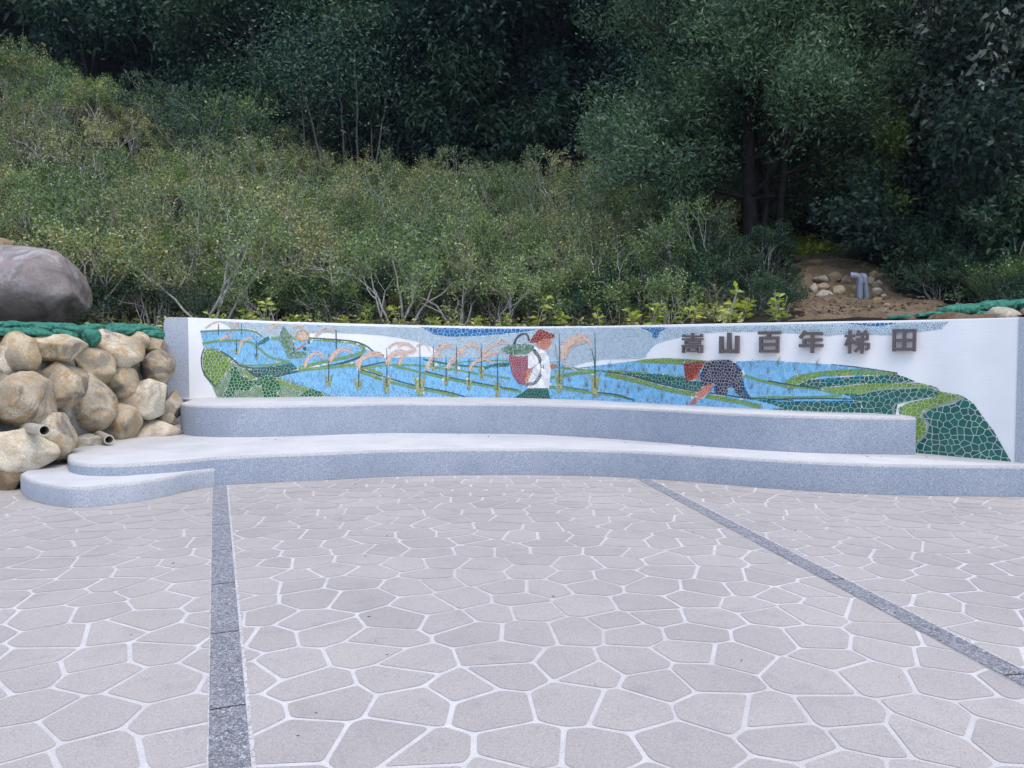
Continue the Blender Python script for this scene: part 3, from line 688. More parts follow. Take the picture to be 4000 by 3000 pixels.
# farmer bending down
region(zpoly((3, [(1365, 572), (1450, 555), (1600, 555), (1680, 600), (1730, 680), (1737, 790), (1765, 860), (1812, 932), (1700, 905), (1645, 855), (1625, 808), (1592, 822), (1572, 890), (1458, 872), (1450, 795), (1380, 800), (1330, 812), (1318, 700)])), 'navy', SML * 1.25, .18)
region(zpoly((3, [(1160, 582), (1365, 570), (1330, 645), (1290, 700), (1262, 742), (1185, 757), (1168, 690)])), 'rust', MED, .1)
region(zpoly((3, [(1255, 712), (1315, 690), (1315, 735), (1275, 742)])), 'skin', SML)
region(zpoly((3, [(1380, 792), (1458, 785), (1425, 850), (1265, 980), (1210, 985), (1222, 950), (1300, 905), (1250, 895)])), 'skin', SML, .22)
# seedlings in the paddies
for k, x, y in ((3, 450, 600), (3, 615, 615), (3, 775, 630), (3, 925, 630), (3, 1075, 630), (3, 65, 740), (3, 235, 780), (3, 410, 800), (3, 540, 795), (3, 625, 850), (3, 730, 830), (3, 815, 925), (3, 955, 895),
                (3, 1810, 590), (3, 2075, 570), (3, 1970, 650), (3, 1815, 800), (3, 1970, 840), (4, 90, 520), (4, 235, 560), (4, 430, 525), (4, 190, 760), (2, 2030, 735), (2, 2190, 780), (3, 1195, 960)):
    S_(k, [(x - 4, y + 30), (x, y - 10), (x + 16, y - 50)], 10, 'grey', TNY * .8, 4); S_(k, [(x, y + 30), (x - 12, y - 20)], 8, 'line', TNY * .8, 3); S_(k, [(x + 2, y + 30), (x + 18, y - 12)], 7, 'grey', TNY * .8, 3)
for k in range(len(REGIONS)): lay_tiles(k)
mos = under(link('mosaic', mesh('mosaic', mV, mF, [TM[k] for k in TKEYS], mMi, tint=mT)), wall)

# --- raised lettering
GLYPHS = {
 '嵩': (2673.6, 2755, 1300.7, 1379, 10.5, [(50, 0, 50, 14), (7, 6, 7, 22), (93, 6, 93, 22), (2, 17, 98, 17), (50, 20, 50, 32), (0, 31, 100, 31), (18, 43, 18, 53), (82, 43, 82, 53), (13, 41, 87, 41, 8), (13, 53, 87, 53, 8),
      (6, 63, 6, 100), (94, 63, 94, 97), (0, 64, 99, 64), (78, 95, 98, 95), (29, 76, 29, 92), (71, 76, 71, 92), (24, 75, 76, 75, 8), (24, 91, 76, 91, 8)]),
 '山': (2818, 2895, 1299.7, 1380.7, 19, [(50, 0, 50, 90), (9.5, 17, 9.5, 100), (90.5, 15, 90.5, 100), (1, 89, 99, 89)]),
 '百': (2968, 3056, 1294.7, 1378, 14.5, [(0, 7, 100, 7), (53, 10, 42, 30), (13, 27, 13, 100), (87, 27, 87, 100), (6, 31, 94, 31), (10, 61, 90, 61), (6, 92, 94, 92)]),
 '年': (3127, 3221.6, 1292, 1379, 14.5, [(25, 0, 14, 19), (14, 17, 3, 33), (16, 13, 97, 13), (20, 41, 97, 41), (21, 38, 21, 68), (0, 67, 100, 67), (55, 12, 55, 100)]),
 '梯': (3302.6, 3403, 1289.7, 1381.7, 11.5, [(0, 25, 41, 25), (20, 0, 20, 100), (18, 30, 3, 66), (22, 34, 37, 56), (51, 2, 59, 15), (85, 2, 77, 15), (45, 19, 94, 19), (89, 17, 89, 42), (46, 39, 94, 39), (50, 38, 48, 62), (43, 60, 99, 60),
      (95, 58, 93, 81), (93, 80, 80, 81), (69, 15, 69, 100), (66, 62, 55, 78), (56, 76, 41, 92)]),
 '田': (3487.6, 3584.6, 1285.7, 1373, 14, [(8, 0, 8, 100), (92, 0, 92, 100), (2, 7, 98, 7), (2, 50, 98, 50), (2, 90, 98, 90), (50, 5, 50, 92)])}
for ch, (x0, x1, y0, y1, w, bars) in GLYPHS.items():
    (sa, _), (sb, _) = wall_hit(x0, y1), wall_hit(x1, y0)
    zb, za = wall_hit((x0 + x1) / 2, y0)[1], wall_hit((x0 + x1) / 2, y1)[1]
    sx, sz = (sb - sa) / 100, (zb - za) / 100; V, F = [], []
    for i, bar in enumerate(bars):
        ax, ay, bx, by = bar[:4]; ww = (bar[4] if len(bar) > 4 else w) / 2
        p, q = Vector((ax * sx, -ay * sz, 0)), Vector((bx * sx, -by * sz, 0)); t = (q - p).normalized(); n = Vector((-t.y, t.x, 0)); r = ww * min(abs(sx), abs(sz)) if abs(t.x) < .9 else ww * sz
        e = .22 * r; out = [p + n * (r - e), p + n * r + t * e, q + n * r - t * e, q + n * (r - e), q - n * (r - e), q - n * r - t * e, p - n * r + t * e, p - n * (r - e)]
        base = len(V); f0, f1 = .035 + .0003 * i, .085 + .0004 * i
        for off, k in ((f0, 1), (f1 - .004, 1), (f1, .93)):
            c = (p + q) / 2
            for o in out: V.append(tuple(wall_at(sa + c.x + (o.x - c.x) * (k if abs(t.x) < .5 else 1), zb + c.y + (o.y - c.y) * (k if abs(t.x) > .5 else 1), off)))
        for lv in (0, 8):
            for k in range(8): F.append((base + lv + k, base + lv + 8 + k, base + lv + 8 + (k + 1) % 8, base + lv + (k + 1) % 8))
        F.append(tuple(base + 16 + k for k in reversed(range(8)))); F.append(tuple(base + k for k in range(8)))
    under(link('raised_letter', mesh('raised_letter', V, F, M['letter'])), wall)
    V, F = [], []
    for u, v_ in ((.12, .3), (.88, .3), (.5, .8)):                 # fixing pins between letter and wall
        b = len(V)
        for k in range(6):
            for off in (-.004, .04): V.append(tuple(wall_at(sa + (sb - sa) * u + .006 * math.cos(k * math.pi / 3), za + (zb - za) * v_ + .006 * math.sin(k * math.pi / 3), off)))
        for k in range(6): F.append((b + 2 * k, b + 2 * ((k + 1) % 6), b + 2 * ((k + 1) % 6) + 1, b + 2 * k + 1))
    under(link('fixing_pins', mesh('fixing_pins', V, F, M['steel'])), wall)

# ------------------------------------------------------------------ hillside
def back_y(x):
    if x < -7.5: return 10.6
    if x < -6: return 10.6 + (13.25 - 10.6) * ((x + 7.5) / 1.5)
    if x > 6.1: return 8.4
    i = min(range(len(WP)), key=lambda k: abs(WP[k].x - x)); return WP[i].y + .22
RIGHT_Z = [(8, 1.9), (9.6, 2.0), (11, 2.13), (13, 2.42), (13.35, 2.5), (14.3, 3.12), (16, 3.45), (18.5, 4.05), (20, 4.6), (27, 7.2), (40, 13), (80, 31)]
def hill_z(x, y):
    t = max(0, y - 13.4)
    z = 1.9 + .12 * min(t, 1.6) + .355 * max(0, min(t, 14.6) - 1.6) + .5 * max(0, t - 14.6)
    if y < 13.4: z = 1.9 - .02 * (13.4 - y)
    left = max(0, -5.5 - x); z += .30 * left * min(1, max(0, (y - 13.5) / 13))
    k = min(1, max(0, (x - 1.5) / 3.5)); k = k * k * (3 - 2 * k); z += (lerp_table(RIGHT_Z, y) - z) * k
    if x > 8.2: z += .32 * (x - 8.2) * min(1, max(0, (y - 9.5) / 4))
    z += .10 * noise.noise(Vector((x * .5, y * .5, 3))) + .05 * noise.noise(Vector((x * 1.9, y * 1.9, 1)))
    return z
V, F, mi = [], [], []
xs = sorted(set([round(-48 + i * 1.2, 3) for i in range(31)] + [round(-11 + i * .3, 3) for i in range(81)] + [round(13.5 + i * 1.2, 3) for i in range(30)]))
ts = [0, .25, .5, .8, 1.1, 1.5, 1.9, 2.3, 2.7, 3.1, 3.5, 4, 4.5, 5, 5.5, 6, 6.6, 7.2, 8, 8.8, 9.6, 10.5, 11.5, 13, 15, 17, 19, 22, 26, 32, 40, 52, 70]
for x in xs:
    b = back_y(x)
    for t in ts: V.append((x, b + t, hill_z(x, b + t)))
    V.append((x, b, -.04))
K = len(ts) + 1
for i in range(len(xs) - 1):
    for k in range(K - 2): F.append((i * K + k, (i + 1) * K + k, (i + 1) * K + k + 1, i * K + k + 1))
    F.append((i * K + K - 1, (i + 1) * K + K - 1, (i + 1) * K, i * K))
tag(link('hillside', mesh('hillside', V, F, M['soil'], smooth=True)), 'steep earth hillside under the shrubs and trees', kind='structure')

def on_hill(px, py, y0=9.0, y1=60):
    y = y0
    while y < y1:
        p = at_y(px, py, y)
        if p.z <= hill_z(p.x, p.y): return p
        y += .05
    return at_y(px, py, y1)
# bare dirt of the path, a sheet just above the hillside
V, F = [], []
ys = np.linspace(9.0, 17.2, 56)
for y in ys:
    c = 5.3 + .16 * (y - 10) if y < 13 else 5.78 + .22 * (y - 13)
    hw = 1.65 - .17 * (y - 10); hw = max(.7, hw)
    for k in range(15):
        u = -1 + 2 * k / 14; x = c + u * hw * (1 + .3 * noise.noise(Vector((y * .9, u * .4, 7))) + .22 * noise.noise(Vector((y * 3.1, u, 2))))
        yy = max(y, back_y(x) + .03)
        edge = abs(u) ** 6
        V.append((x, yy, hill_z(x, yy) + .05 - .09 * edge - (.3 if yy <= back_y(x) + .031 else 0) + .05 * noise.noise(Vector((x * 3, yy * 3, 9)))))
for j in range(len(ys) - 1):
    for k in range(14):
        a = j * 15 + k; F.append((a, a + 1, a + 16, a + 15))
tag(link('dirt_path', mesh('dirt_path', V, F, M['dirt'], smooth=True)), 'orange brown dirt path climbing the hillside on the right', kind='structure')

# ------------------------------------------------------------------ rocks
def rock_mesh(name, size, seed, mat, cuts=9, rough=.05, sub=4):
    rnd = random.Random(seed); bm = bmesh.new(); bmesh.ops.create_icosphere(bm, subdivisions=sub, radius=1)
    planes = []
    for _ in range(cuts):
        d = Vector((rnd.gauss(0, 1), rnd.gauss(0, 1), rnd.gauss(0, 1))).normalized(); planes.append((d, rnd.uniform(.56, .88)))
    o = Vector((rnd.uniform(-50, 50),) * 3)
    for q in bm.verts:
        p = q.co.copy()
        for d, h in planes:
            e = p.dot(d) - h
            if e > 0: p -= d * e * .92
        p *= 1 + .09 * noise.noise(p * 1.3 + o) + rough * noise.noise(p * 3.4 + o) + rough * .35 * noise.noise(p * 9 + o)
        q.co = p
    lo = [min(q.co[i] for q in bm.verts) for i in range(3)]; hi = [max(q.co[i] for q in bm.verts) for i in range(3)]
    for q in bm.verts:
        q.co = Vector([(q.co[i] - (lo[i] + hi[i]) / 2) / (hi[i] - lo[i]) * size[i] for i in range(3)])
    me = bpy.data.meshes.new(name); bm.to_mesh(me); bm.free(); me.materials.append(mat)
    me.polygons.foreach_set('use_smooth', [True] * len(me.polygons)); return me
BASE_Y = [(-60, 8.55), (0, 8.6), (150, 8.75), (215, 9.0), (300, 9.8), (420, 10.45), (524, 10.85), (700, 11.4)]
def z5(x, y): return x * .675, 900 + y * .675
def boulder_at(x, y, w, h, mat, seed, label, tilt=0, dy=0, cuts=9, name='boulder', depth=.95):
    px, py = z5(x, y); yb = lerp_table(BASE_Y, px); yy = yb
    for _ in range(8):
        p = at_y(px, py, yy); yy = yb + .22 + .42 * max(0, p.z - .3) + dy
    k = yy / FPX * .675; size = (w * k * 1.05, (w + h) / 2 * k * depth, h * k * 1.05)
    o = link(name, rock_mesh(name, size, seed, M[mat], cuts), None, at_y(px, py, yy)); o.rotation_euler.y = R(tilt)
    tag(o, label, 'boulder', 'boulders of the dry stone retaining wall'); return o
B = [
 (118, 712, 232, 240, 'r_tan', 'tan boulder with a grey crown under the sandbags near the left frame edge', 8),
 (48, 768, 160, 195, 'r_cream', 'pale rounded boulder cut by the left frame edge, below the grey crowned one', 20),
 (12, 890, 110, 180, 'r_grey', 'small dark grey boulder cut by the left frame edge at mid height', 0),
 (312, 680, 325, 158, 'r_tan', 'long smooth golden boulder lying flat under the green sandbags', 3),
 (350, 898, 292, 282, 'r_mix', 'dark mottled boulder in the middle of the stone wall, below the long golden one', -6),
 (540, 782, 255, 205, 'r_tan', 'golden wedge shaped boulder between the mottled boulder and the largest top boulder', 28),
 (665, 700, 325, 215, 'r_mix', 'largest top boulder with grey and rust patches, touching the sandbags', 14),
 (800, 648, 130, 120, 'r_tan', 'small orange tan boulder wedged behind the largest top boulder', 10),
 (888, 660, 115, 92, 'r_tan', 'small flat tan boulder tucked against the wall end pillar', 0),
 (905, 815, 205, 222, 'r_grey', 'brown grey angular boulder leaning on the wall end pillar', 30),
 (720, 890, 185, 205, 'r_mix', 'squarish grey boulder with round pits below the largest top boulder', 5),
 (538, 1000, 245, 330, 'r_mix', 'tall egg shaped brown boulder standing in the middle above the right drain pipe', 12),
 (848, 982, 285, 222, 'r_cream', 'pale grey boulder with cream speckles right of the pitted one', -12),
 (130, 990, 315, 330, 'r_mix', 'big rough boulder with orange stains above the left drain pipe', -8),
 (316, 1182, 200, 282, 'r_mix', 'upright tan boulder right of the left drain pipe', -14),
 (138, 1290, 345, 285, 'r_cream', 'large smooth cream boulder resting on the low curved step', 6),
 (690, 1116, 205, 218, 'r_mix', 'rounded brown boulder right of the right drain pipe', -10),
 (905, 1158, 262, 130, 'r_cream', 'flat pale boulder at the foot of the wall beside the upper stage tier', 2),
 (965, 1098, 120, 90, 'r_grey', 'little grey boulder on top of the flat pale one', 0),
 (1000, 1025, 118, 195, 'r_grey', 'narrow blue grey boulder squeezed between stone wall and stage', 8),
 (500, 1238, 215, 118, 'r_cream', 'low pale boulder lying under the right drain pipe', 0),
 (48, 1445, 185, 190, 'r_brown', 'dark brown boulder at the bottom left corner beside the curved step', 10),
 (345, 1060, 120, 95, 'r_grey', 'small grey filler stone behind the left drain pipe', 0),
 (375, 1315, 90, 70, 'r_grey', 'small dark stone behind the corner of the lower stage tier', 0),
 (800, 1010, 110, 90, 'r_brown', 'small brown filler stone left of the pale speckled boulder', 0),
 (-120, 900, 260, 300, 'r_mix', 'mottled boulder just beyond the left frame edge at mid height', 0),
 (-140, 1190, 240, 330, 'r_grey', 'grey boulder just beyond the left frame edge near the ground', 0),
 (-130, 650, 240, 230, 'r_tan', 'tan boulder just beyond the left frame edge under the sandbags', 0),
]
FILL = ('behind', 'filler', 'wedged', 'tucked', 'squeezed')
for i, (x, y, w, h, mt, lb, tl) in enumerate(B):
    boulder_at(x, y, w * 1.0, h * 1.01, mt, 100 + i * 3, lb, tl, dy=.12 if any(q in lb for q in FILL) else 0, cuts=11 + i % 5)
# concrete behind the boulders
V, F = [], []
pxs = [-220, -100, 0, 150, 215, 300, 420, 524, 600, 655]
for px in pxs:
    yb = lerp_table(BASE_Y, px)
    for k in range(7):
        z = 1.72 * k / 6; yy = yb + .42 + .42 * max(0, z - .3); x = (px - 2000) / FPX * yy
        V.append((x + .06 * noise.noise(Vector((px * .02, z * 3, 0))), yy + .1 * noise.noise(Vector((px * .013, z * 2, 5))), z))
    V.append(((px - 2000) / FPX * (yb + 2.6) - (.2 if px < 600 else 0), yb + 2.6, 1.74))
for i in range(len(pxs) - 1):
    for k in range(7): F.append((i * 8 + k, (i + 1) * 8 + k, (i + 1) * 8 + k + 1, i * 8 + k + 1))
tag(link('retaining_core', mesh('retaining_core', V, F, M['mortar'], smooth=True)), 'rough grey mortar backing seen between the stacked boulders on the left', 'retaining wall')

big = link('boulder', rock_mesh('big_boulder', (2.5, 1.9, 1.42), 52, M['r_big'], 3, .035, 5), None, at_y(45, 1115, 13.6))
tag(big, 'huge weathered purple grey boulder standing above the sandbags at the left edge', 'boulder')
for q in big.data.vertices:                      # blunt, blocky ends
    for k, h in ((0, 1.25), (2, .71)): q.co[k] = math.copysign(abs(q.co[k] / h) ** .74 * h, q.co[k])
big.rotation_euler = (R(-12), R(5), R(8))
o = link('boulder', rock_mesh('boulder_back', (.7, .5, .4), 47, M['r_brown'], 7, .04, 3), None, at_y(-20, 965, 15.2))
tag(o, 'small reddish rock peeping out behind the huge boulder', 'boulder')
for k, (px, py, d, w, h, mt, lb) in enumerate([
    (3918, 1226, 9.15, 134, 50, 'r_cream', 'smooth cream boulder lying on the ground behind the right end of the wall'),
    (4008, 1224, 9.3, 62, 42, 'r_grey', 'grey rock beside the cream boulder at the right frame edge')]):
    p = at_y(px, py, d); q = d / FPX
    tag(link('boulder', rock_mesh('boulder', (w * q, w * q * .8, h * q * 1.5), 61 + k, M[mt], 7, .03), None, p - Vector((0, 0, .03))), lb, 'boulder')
# rubble by the pipes
z6 = lambda x, y: (2700 + x * .5877, 700 + y * .5877)
RB = [(868, 788, 95, 52, 'r_cream', 'pale flat stone at the left foot of the dirt bank'), (975, 762, 72, 55, 'r_tan', 'tan stone in the dirt bank, second from the left'), (870, 735, 70, 45, 'r_grey', 'grey stone above the pale flat one in the dirt bank'),
      (850, 685, 90, 45, 'r_grey', 'slanting grey stone high on the left of the dirt bank'), (805, 755, 50, 60, 'r_grey', 'dark stone at the left end of the dirt bank'), (1205, 655, 60, 45, 'r_tan', 'tan stone at the top right beside the grey pipes'),
      (1185, 695, 45, 50, 'r_tan', 'tan stone right behind the grey pipes'), (1255, 660, 60, 35, 'r_grey', 'flat grey slab at the top of the pile right of the pipes'), (1240, 700, 45, 30, 'r_cream', 'small pale stone in the pile right of the pipes'),
      (1215, 730, 55, 42, 'r_grey', 'grey stone in the middle of the pile right of the pipes'), (1225, 758, 62, 36, 'r_cream', 'wide pale stone low in the pile right of the pipes'), (1215, 790, 65, 42, 'r_brown', 'brown stone under the pile right of the pipes'),
      (1225, 825, 60, 40, 'r_brown', 'brown stone at the bottom of the pile right of the pipes'), (1270, 800, 35, 35, 'r_cream', 'small stone at the right edge of the pile beside the pipes'), (1080, 750, 45, 45, 'r_brown', 'brown stone left of the grey pipes'),
      (1020, 700, 70, 60, 'r_brown', 'brown stone sunk in the dirt bank above the tan one'), (1075, 795, 55, 30, 'r_grey', 'low stone at the left foot of the grey pipes'), (940, 680, 80, 60, 'r_brown', 'earth covered stone at the centre of the dirt bank'),
      (1290, 855, 45, 30, 'r_grey', 'loose grey stone on the dirt right of the pipes'), (815, 585, 90, 50, 'r_brown', 'dark rounded stone at the top of the dirt bank')]
for k, (x, y, w, h, mt, lb) in enumerate(RB):
    px, py = z6(x, y); p = on_hill(px, py, 11.5); q = p.y / FPX * .5877 * 1.15
    tag(link('stone', rock_mesh('stone', (w * q, w * q * .8, h * q * 1.2), 300 + k, M[mt], 8, .05, 3), None, p + Vector((0, -.05, h * q * .28))), lb, 'stone', 'stones in the dirt bank')

# ------------------------------------------------------------------ tubes, pipes, sandbags
def tube(V, F, P, rad, sides=6, cap=True):
    base = len(V); P = [Vector(p) for p in P]; n = len(P)
    ref = Vector((.31, .17, .93))
    for i, p in enumerate(P):
        t = (P[min(i + 1, n - 1)] - P[max(i - 1, 0)])
        t = t.normalized() if t.length > 1e-9 else Vector((0, 0, 1))
        a = t.cross(ref)
        if a.length < .05: a = t.cross(Vector((1, 0, 0)))
        a.normalize(); b = t.cross(a); r = rad[i] if hasattr(rad, '__len__') else rad
        for k in range(sides):
            c = 2 * math.pi * k / sides; q = p + a * (r * math.cos(c)) + b * (r * math.sin(c)); V.append((q.x, q.y, q.z))
    for i in range(n - 1):
        for k in range(sides):
            k2 = (k + 1) % sides; F.append((base + i * sides + k, base + i * sides + k2, base + (i + 1) * sides + k2, base + (i + 1) * sides + k))
    if cap: F.append(tuple(base + (n - 1) * sides + k for k in range(sides))); F.append(tuple(base + k for k in reversed(range(sides))))
def open_pipe(P, r, wall_t, mat, name):
    """a hollow pipe whose last end is open"""
    V, F = [], []; P = [Vector(p) for p in P]
    tube(V, F, P, r, 20, False); a = len(V) - 20
    end = P[-1]; d = (P[-2] - end).normalized()
    tube(V, F, [end + d * .22, end], r - wall_t, 20, False); b = len(V) - 20
    for k in range(20): F.append((a + k, a + (k + 1) % 20, b + (k + 1) % 20, b + k))
    mi = [0] * len(F); F.append(tuple(len(V) - 40 + k for k in range(20))); mi.append(1)  # dark disc stands in for the shade deep in the pipe
    return mesh(name, V, F, [mat, M['dark_in']], mi, sharp=40)
for (x0, y0, x1, y1, d0, d1, lb) in ((150, 1138, 258, 1158, 9.2, 8.5, 'weathered grey drain pipe sticking out under the big orange stained boulder'), (540, 1168, 632, 1212, 10.8, 10.1, 'weathered grey drain pipe sticking out low, between egg shaped and brown boulders')):
    a, b = at_y(*z5(x0, y0), d0), at_y(*z5(x1, y1), d1)
    tag(link('drain_pipe', open_pipe([a, a.lerp(b, .5), b], .062, .014, M['pvc'], 'drain_pipe')), lb, 'pipe', 'drain pipes in the stone wall')
def standing_pipe(top, foot, r, elbow, label):
    o = empty('standing_pipe', foot); V, F = [], []
    f = Vector(foot); t = Vector(top)
    tube(V, F, [f - Vector((0, 0, .3)), f, t], r, 18, True)
    under(link('pipe_body', mesh('pipe_body', V, F, M['pvc_blue'], sharp=40)), o)
    V, F = [], []
    if elbow:
        tube(V, F, [t - Vector((0, 0, .06)), t + Vector((0, 0, .02)), t + Vector((-.03, 0, .06)), t + Vector((-.08, 0, .075)), t + Vector((-.15, .02, .08))], r * 1.13, 18, True)
    else:
        tube(V, F, [t - Vector((0, 0, .09)), t, t + Vector((0, .03, .04)), t + Vector((0, .09, .05)), t + Vector((.01, .22, .05))], r * 1.13, 18, True)
    under(link('pipe_elbow', mesh('pipe_elbow', V, F, M['pvc_blue'], sharp=40)), o)
    tag(o, label, 'pipe', 'grey pipes rising from the dirt')
d = 13.0
standing_pipe(at_y(*z6(1120, 672), d), at_y(*z6(1119, 822), d), .052, True, 'blue grey upright pipe with its elbow bent left, in front of the stones')
standing_pipe(at_y(*z6(1152, 660), d + .1), at_y(*z6(1170, 826), d + .1), .05, False, 'blue grey upright pipe on the right of the pair, leaning slightly')

def bag_mesh(L, Hh, D, seed):
    rnd = random.Random(seed); V, F = [], []; n, m = 48, 26; o = Vector((seed * 3.7, seed * 1.3, 0))
    for i in range(n + 1):
        u = -1 + 2 * i / n; e = (1 - abs(u) ** 3.2) ** .55 if abs(u) < 1 else 0
        e = max(e, .10)
        for k in range(m):
            a = 2 * math.pi * k / m + u * 1.2
            y, z = math.cos(a), math.sin(a)
            y = math.copysign(abs(y) ** .8, y); z = math.copysign(abs(z) ** .85, z)
            p = Vector((u, y, z)); w = 1 + .2 * noise.noise(p * 1.9 + o) + .10 * math.sin(a * 5 + u * 7 + seed) * (.3 + abs(u)) + .10 * noise.noise(p * 5 + o) + .05 * noise.noise(p * 11 + o)
            V.append((u * L / 2, y * e * D / 2 * w, z * e * Hh / 2 * w + .12 * Hh * noise.noise(Vector((u * 1.4, seed, 0)))))
    for i in range(n):
        for k in range(m): k2 = (k + 1) % m; F.append((i * m + k, i * m + k2, (i + 1) * m + k2, (i + 1) * m + k))
    F.append(tuple(range(m))); F.append(tuple(n * m + k for k in reversed(range(m))))
    return mesh('sandbag', V, F, M['bag'], smooth=True)
BG = [(40, 553, 160, 44, 'upper row'), (182, 558, 205, 46, 'upper row'), (362, 566, 222, 50, 'upper row'), (518, 572, 150, 48, 'upper row'), (655, 568, 190, 46, 'upper row'), (815, 572, 205, 44, 'upper row'),
      (40, 592, 150, 44, 'lower row'), (180, 592, 215, 46, 'lower row'), (345, 606, 180, 56, 'lower row'), (487, 624, 165, 84, 'lower row'), (655, 588, 240, 50, 'lower row'), (885, 602, 115, 42, 'lower row')]
ORD = ['at the left frame edge', 'left of the huge boulder foot', 'under the huge boulder', 'over the golden wedge boulder', 'above the largest top boulder', 'nearest the wall end pillar']
ORD2 = ['at the left frame edge', 'above the long golden boulder', 'right of the long golden boulder', 'fat one hanging between two boulders', 'behind the largest top boulder', 'against the wall end pillar']
for i, (x, y, w, h, row) in enumerate(BG):
    px, py = z5(x, y); d = lerp_table(BASE_Y, px) + (1.25 if row == 'upper row' else .95); k = d / FPX * .675
    if row == 'lower row' and i == 9: d -= .1
    o = link('sandbag', bag_mesh(w * k * 1.12, h * k * 1.22, .3, 11 + i), None, at_y(px, py, d)); o.rotation_euler = (0, R((-4, 5, 7, -6, -3, 4)[i % 6]), R((i * 37) % 24 - 12))
    tag(o, 'green net sandbag in the %s, %s' % (row, (ORD if i < 6 else ORD2)[i % 6]), 'sandbag', 'green sandbags on the stone wall')
for i, (x, y, w, h, lb) in enumerate([(1130, 148, 170, 22, 'thin dark green sandbag, leftmost behind the right part of the wall'), (1360, 134, 260, 30, 'flat green sandbag low behind the right part of the wall'), (1640, 100, 320, 78, 'plump green sandbag left of the cream boulder'),
      (1950, 62, 330, 74, 'plump green sandbag above the cream boulder'), (2190, 38, 220, 60, 'green sandbag cut by the right frame edge'), (1800, 128, 190, 36, 'pale grey green sandbag wedged left under the cream boulder')]):
    px, py = 3000 + x * .452, 1180 + y * .452; d = 9.7 + .13 * i - (.4 if i == 5 else 0); k = d / FPX * .452
    o = link('sandbag', bag_mesh(w * k * 1.12, h * k * 1.5, .34, 31 + i), None, at_y(px, py, d) + Vector((0, 0, .03))); o.rotation_euler = (0, R(-5), R(-14 + 6 * i))
    tag(o, lb, 'sandbag', 'green sandbags behind the right end of the wall')

# ------------------------------------------------------------------ plants
def leaves_mesh(name, P, D, L, Wd, mat, rng, fold=0.0, droop=.15, tint=None):
    """one leaf per row of P, pointing along D"""
    P = np.asarray(P, float); D = np.asarray(D, float); n = len(P)
    D = D / (np.linalg.norm(D, axis=1, keepdims=True) + 1e-9)
    r = rng.normal(size=(n, 3)); r[:, 2] *= .35
    side = np.cross(D, r); side /= (np.linalg.norm(side, axis=1, keepdims=True) + 1e-9)
    up = np.cross(side, D)
    L = np.asarray(L).reshape(-1, 1) * np.ones((n, 1)); Wd = np.asarray(Wd).reshape(-1, 1) * np.ones((n, 1))
    tip = P + D * L - np.array([0, 0, 1]) * L * droop
    mid = P + D * L * .45
    if fold:
        A = mid + side * Wd * .5 + up * Wd * fold; Bq = mid - side * Wd * .5 + up * Wd * fold
        V = np.stack([P, A, tip, Bq, mid], 1).reshape(-1, 3); b = np.arange(n).reshape(-1, 1) * 5
        F = np.concatenate([b + np.array([[0, 1, 2, 4]]), b + np.array([[0, 4, 2, 3]])], 0)
        tn = rng.random(n) if tint is None else tint; tn = np.concatenate([tn, tn])
    else:
        A = mid + side * Wd * .5; Bq = mid - side * Wd * .5
        V = np.stack([P, A, tip, Bq], 1).reshape(-1, 3); F = np.arange(4 * n).reshape(-1, 4)
        tn = rng.random(n) if tint is None else tint
    me = bpy.data.meshes.new(name); nf = len(F)
    me.vertices.add(len(V)); me.vertices.foreach_set('co', V.ravel())
    me.loops.add(nf * 4); me.loops.foreach_set('vertex_index', F.ravel().astype(np.int32))
    me.polygons.add(nf); me.polygons.foreach_set('loop_start', np.arange(0, nf * 4, 4, dtype=np.int32))
    me.materials.append(mat); me.update(calc_edges=True)
    a = me.attributes.new('tint', 'FLOAT', 'FACE'); a.data.foreach_set('value', tn.astype(np.float32))
    return me
class Skeleton:
    """branches grown by repeated forking; keeps the tubes and the outer twigs"""
    def __init__(s, seed): s.rnd = random.Random(seed); s.V, s.F, s.twigs = [], [], []
    def grow(s, p, d, length, r, depth, P):
        rnd = s.rnd; pts = [p]; rad = [r]; n = P.get('seg', 4); q = p; dd = d.normalized()
        for i in range(n):
            dd = (dd + Vector((rnd.gauss(0, 1), rnd.gauss(0, 1), rnd.gauss(0, 1))) * P['wig'] + Vector((0, 0, 1)) * P['up']).normalized()
            q = q + dd * (length / n); pts.append(q); rad.append(r * (1 - (1 - P['taper']) * (i + 1) / n))
        tube(s.V, s.F, pts, rad, 6 if depth > 2 else (5 if r > .012 else 3), depth == 0)
        if depth <= P.get('leaf_depth', 1): s.twigs.append(pts)
        if depth == 0: return
        k = rnd.choice(P['forks'])
        for j in range(k):
            a = rnd.uniform(0, 2 * math.pi); ax = dd.orthogonal().normalized(); ax.rotate(Matrix.Rotation(a, 3, dd))
            nd = (dd * math.cos(P['ang'] * rnd.uniform(.6, 1.3)) + ax * math.sin(P['ang'] * rnd.uniform(.6, 1.3))).normalized()
            i = len(pts) - 1 if j < 2 else rnd.randrange(1, len(pts)); st = pts[i]
            s.grow(st, nd, length * P['shrink'] * rnd.uniform(.75, 1.2), rad[i] * .8, depth - 1, P)
def twig_points(sk, n, rng, sig):
    T = sk.twigs; idx = rng.integers(0, len(T), n); P = np.zeros((n, 3)); D = np.zeros((n, 3))
    for i, k in enumerate(idx):
        t = T[k]; f = rng.random() * (len(t) - 1); a = int(min(f, len(t) - 2)); q = t[a].lerp(t[a + 1], f - a); P[i] = q; D[i] = (t[-1] - t[0]).normalized()
    P += rng.normal(size=(n, 3)) * sig
    D = D * .6 + rng.normal(size=(n, 3)) * .75; D[:, 2] += .15
    return P, D, idx
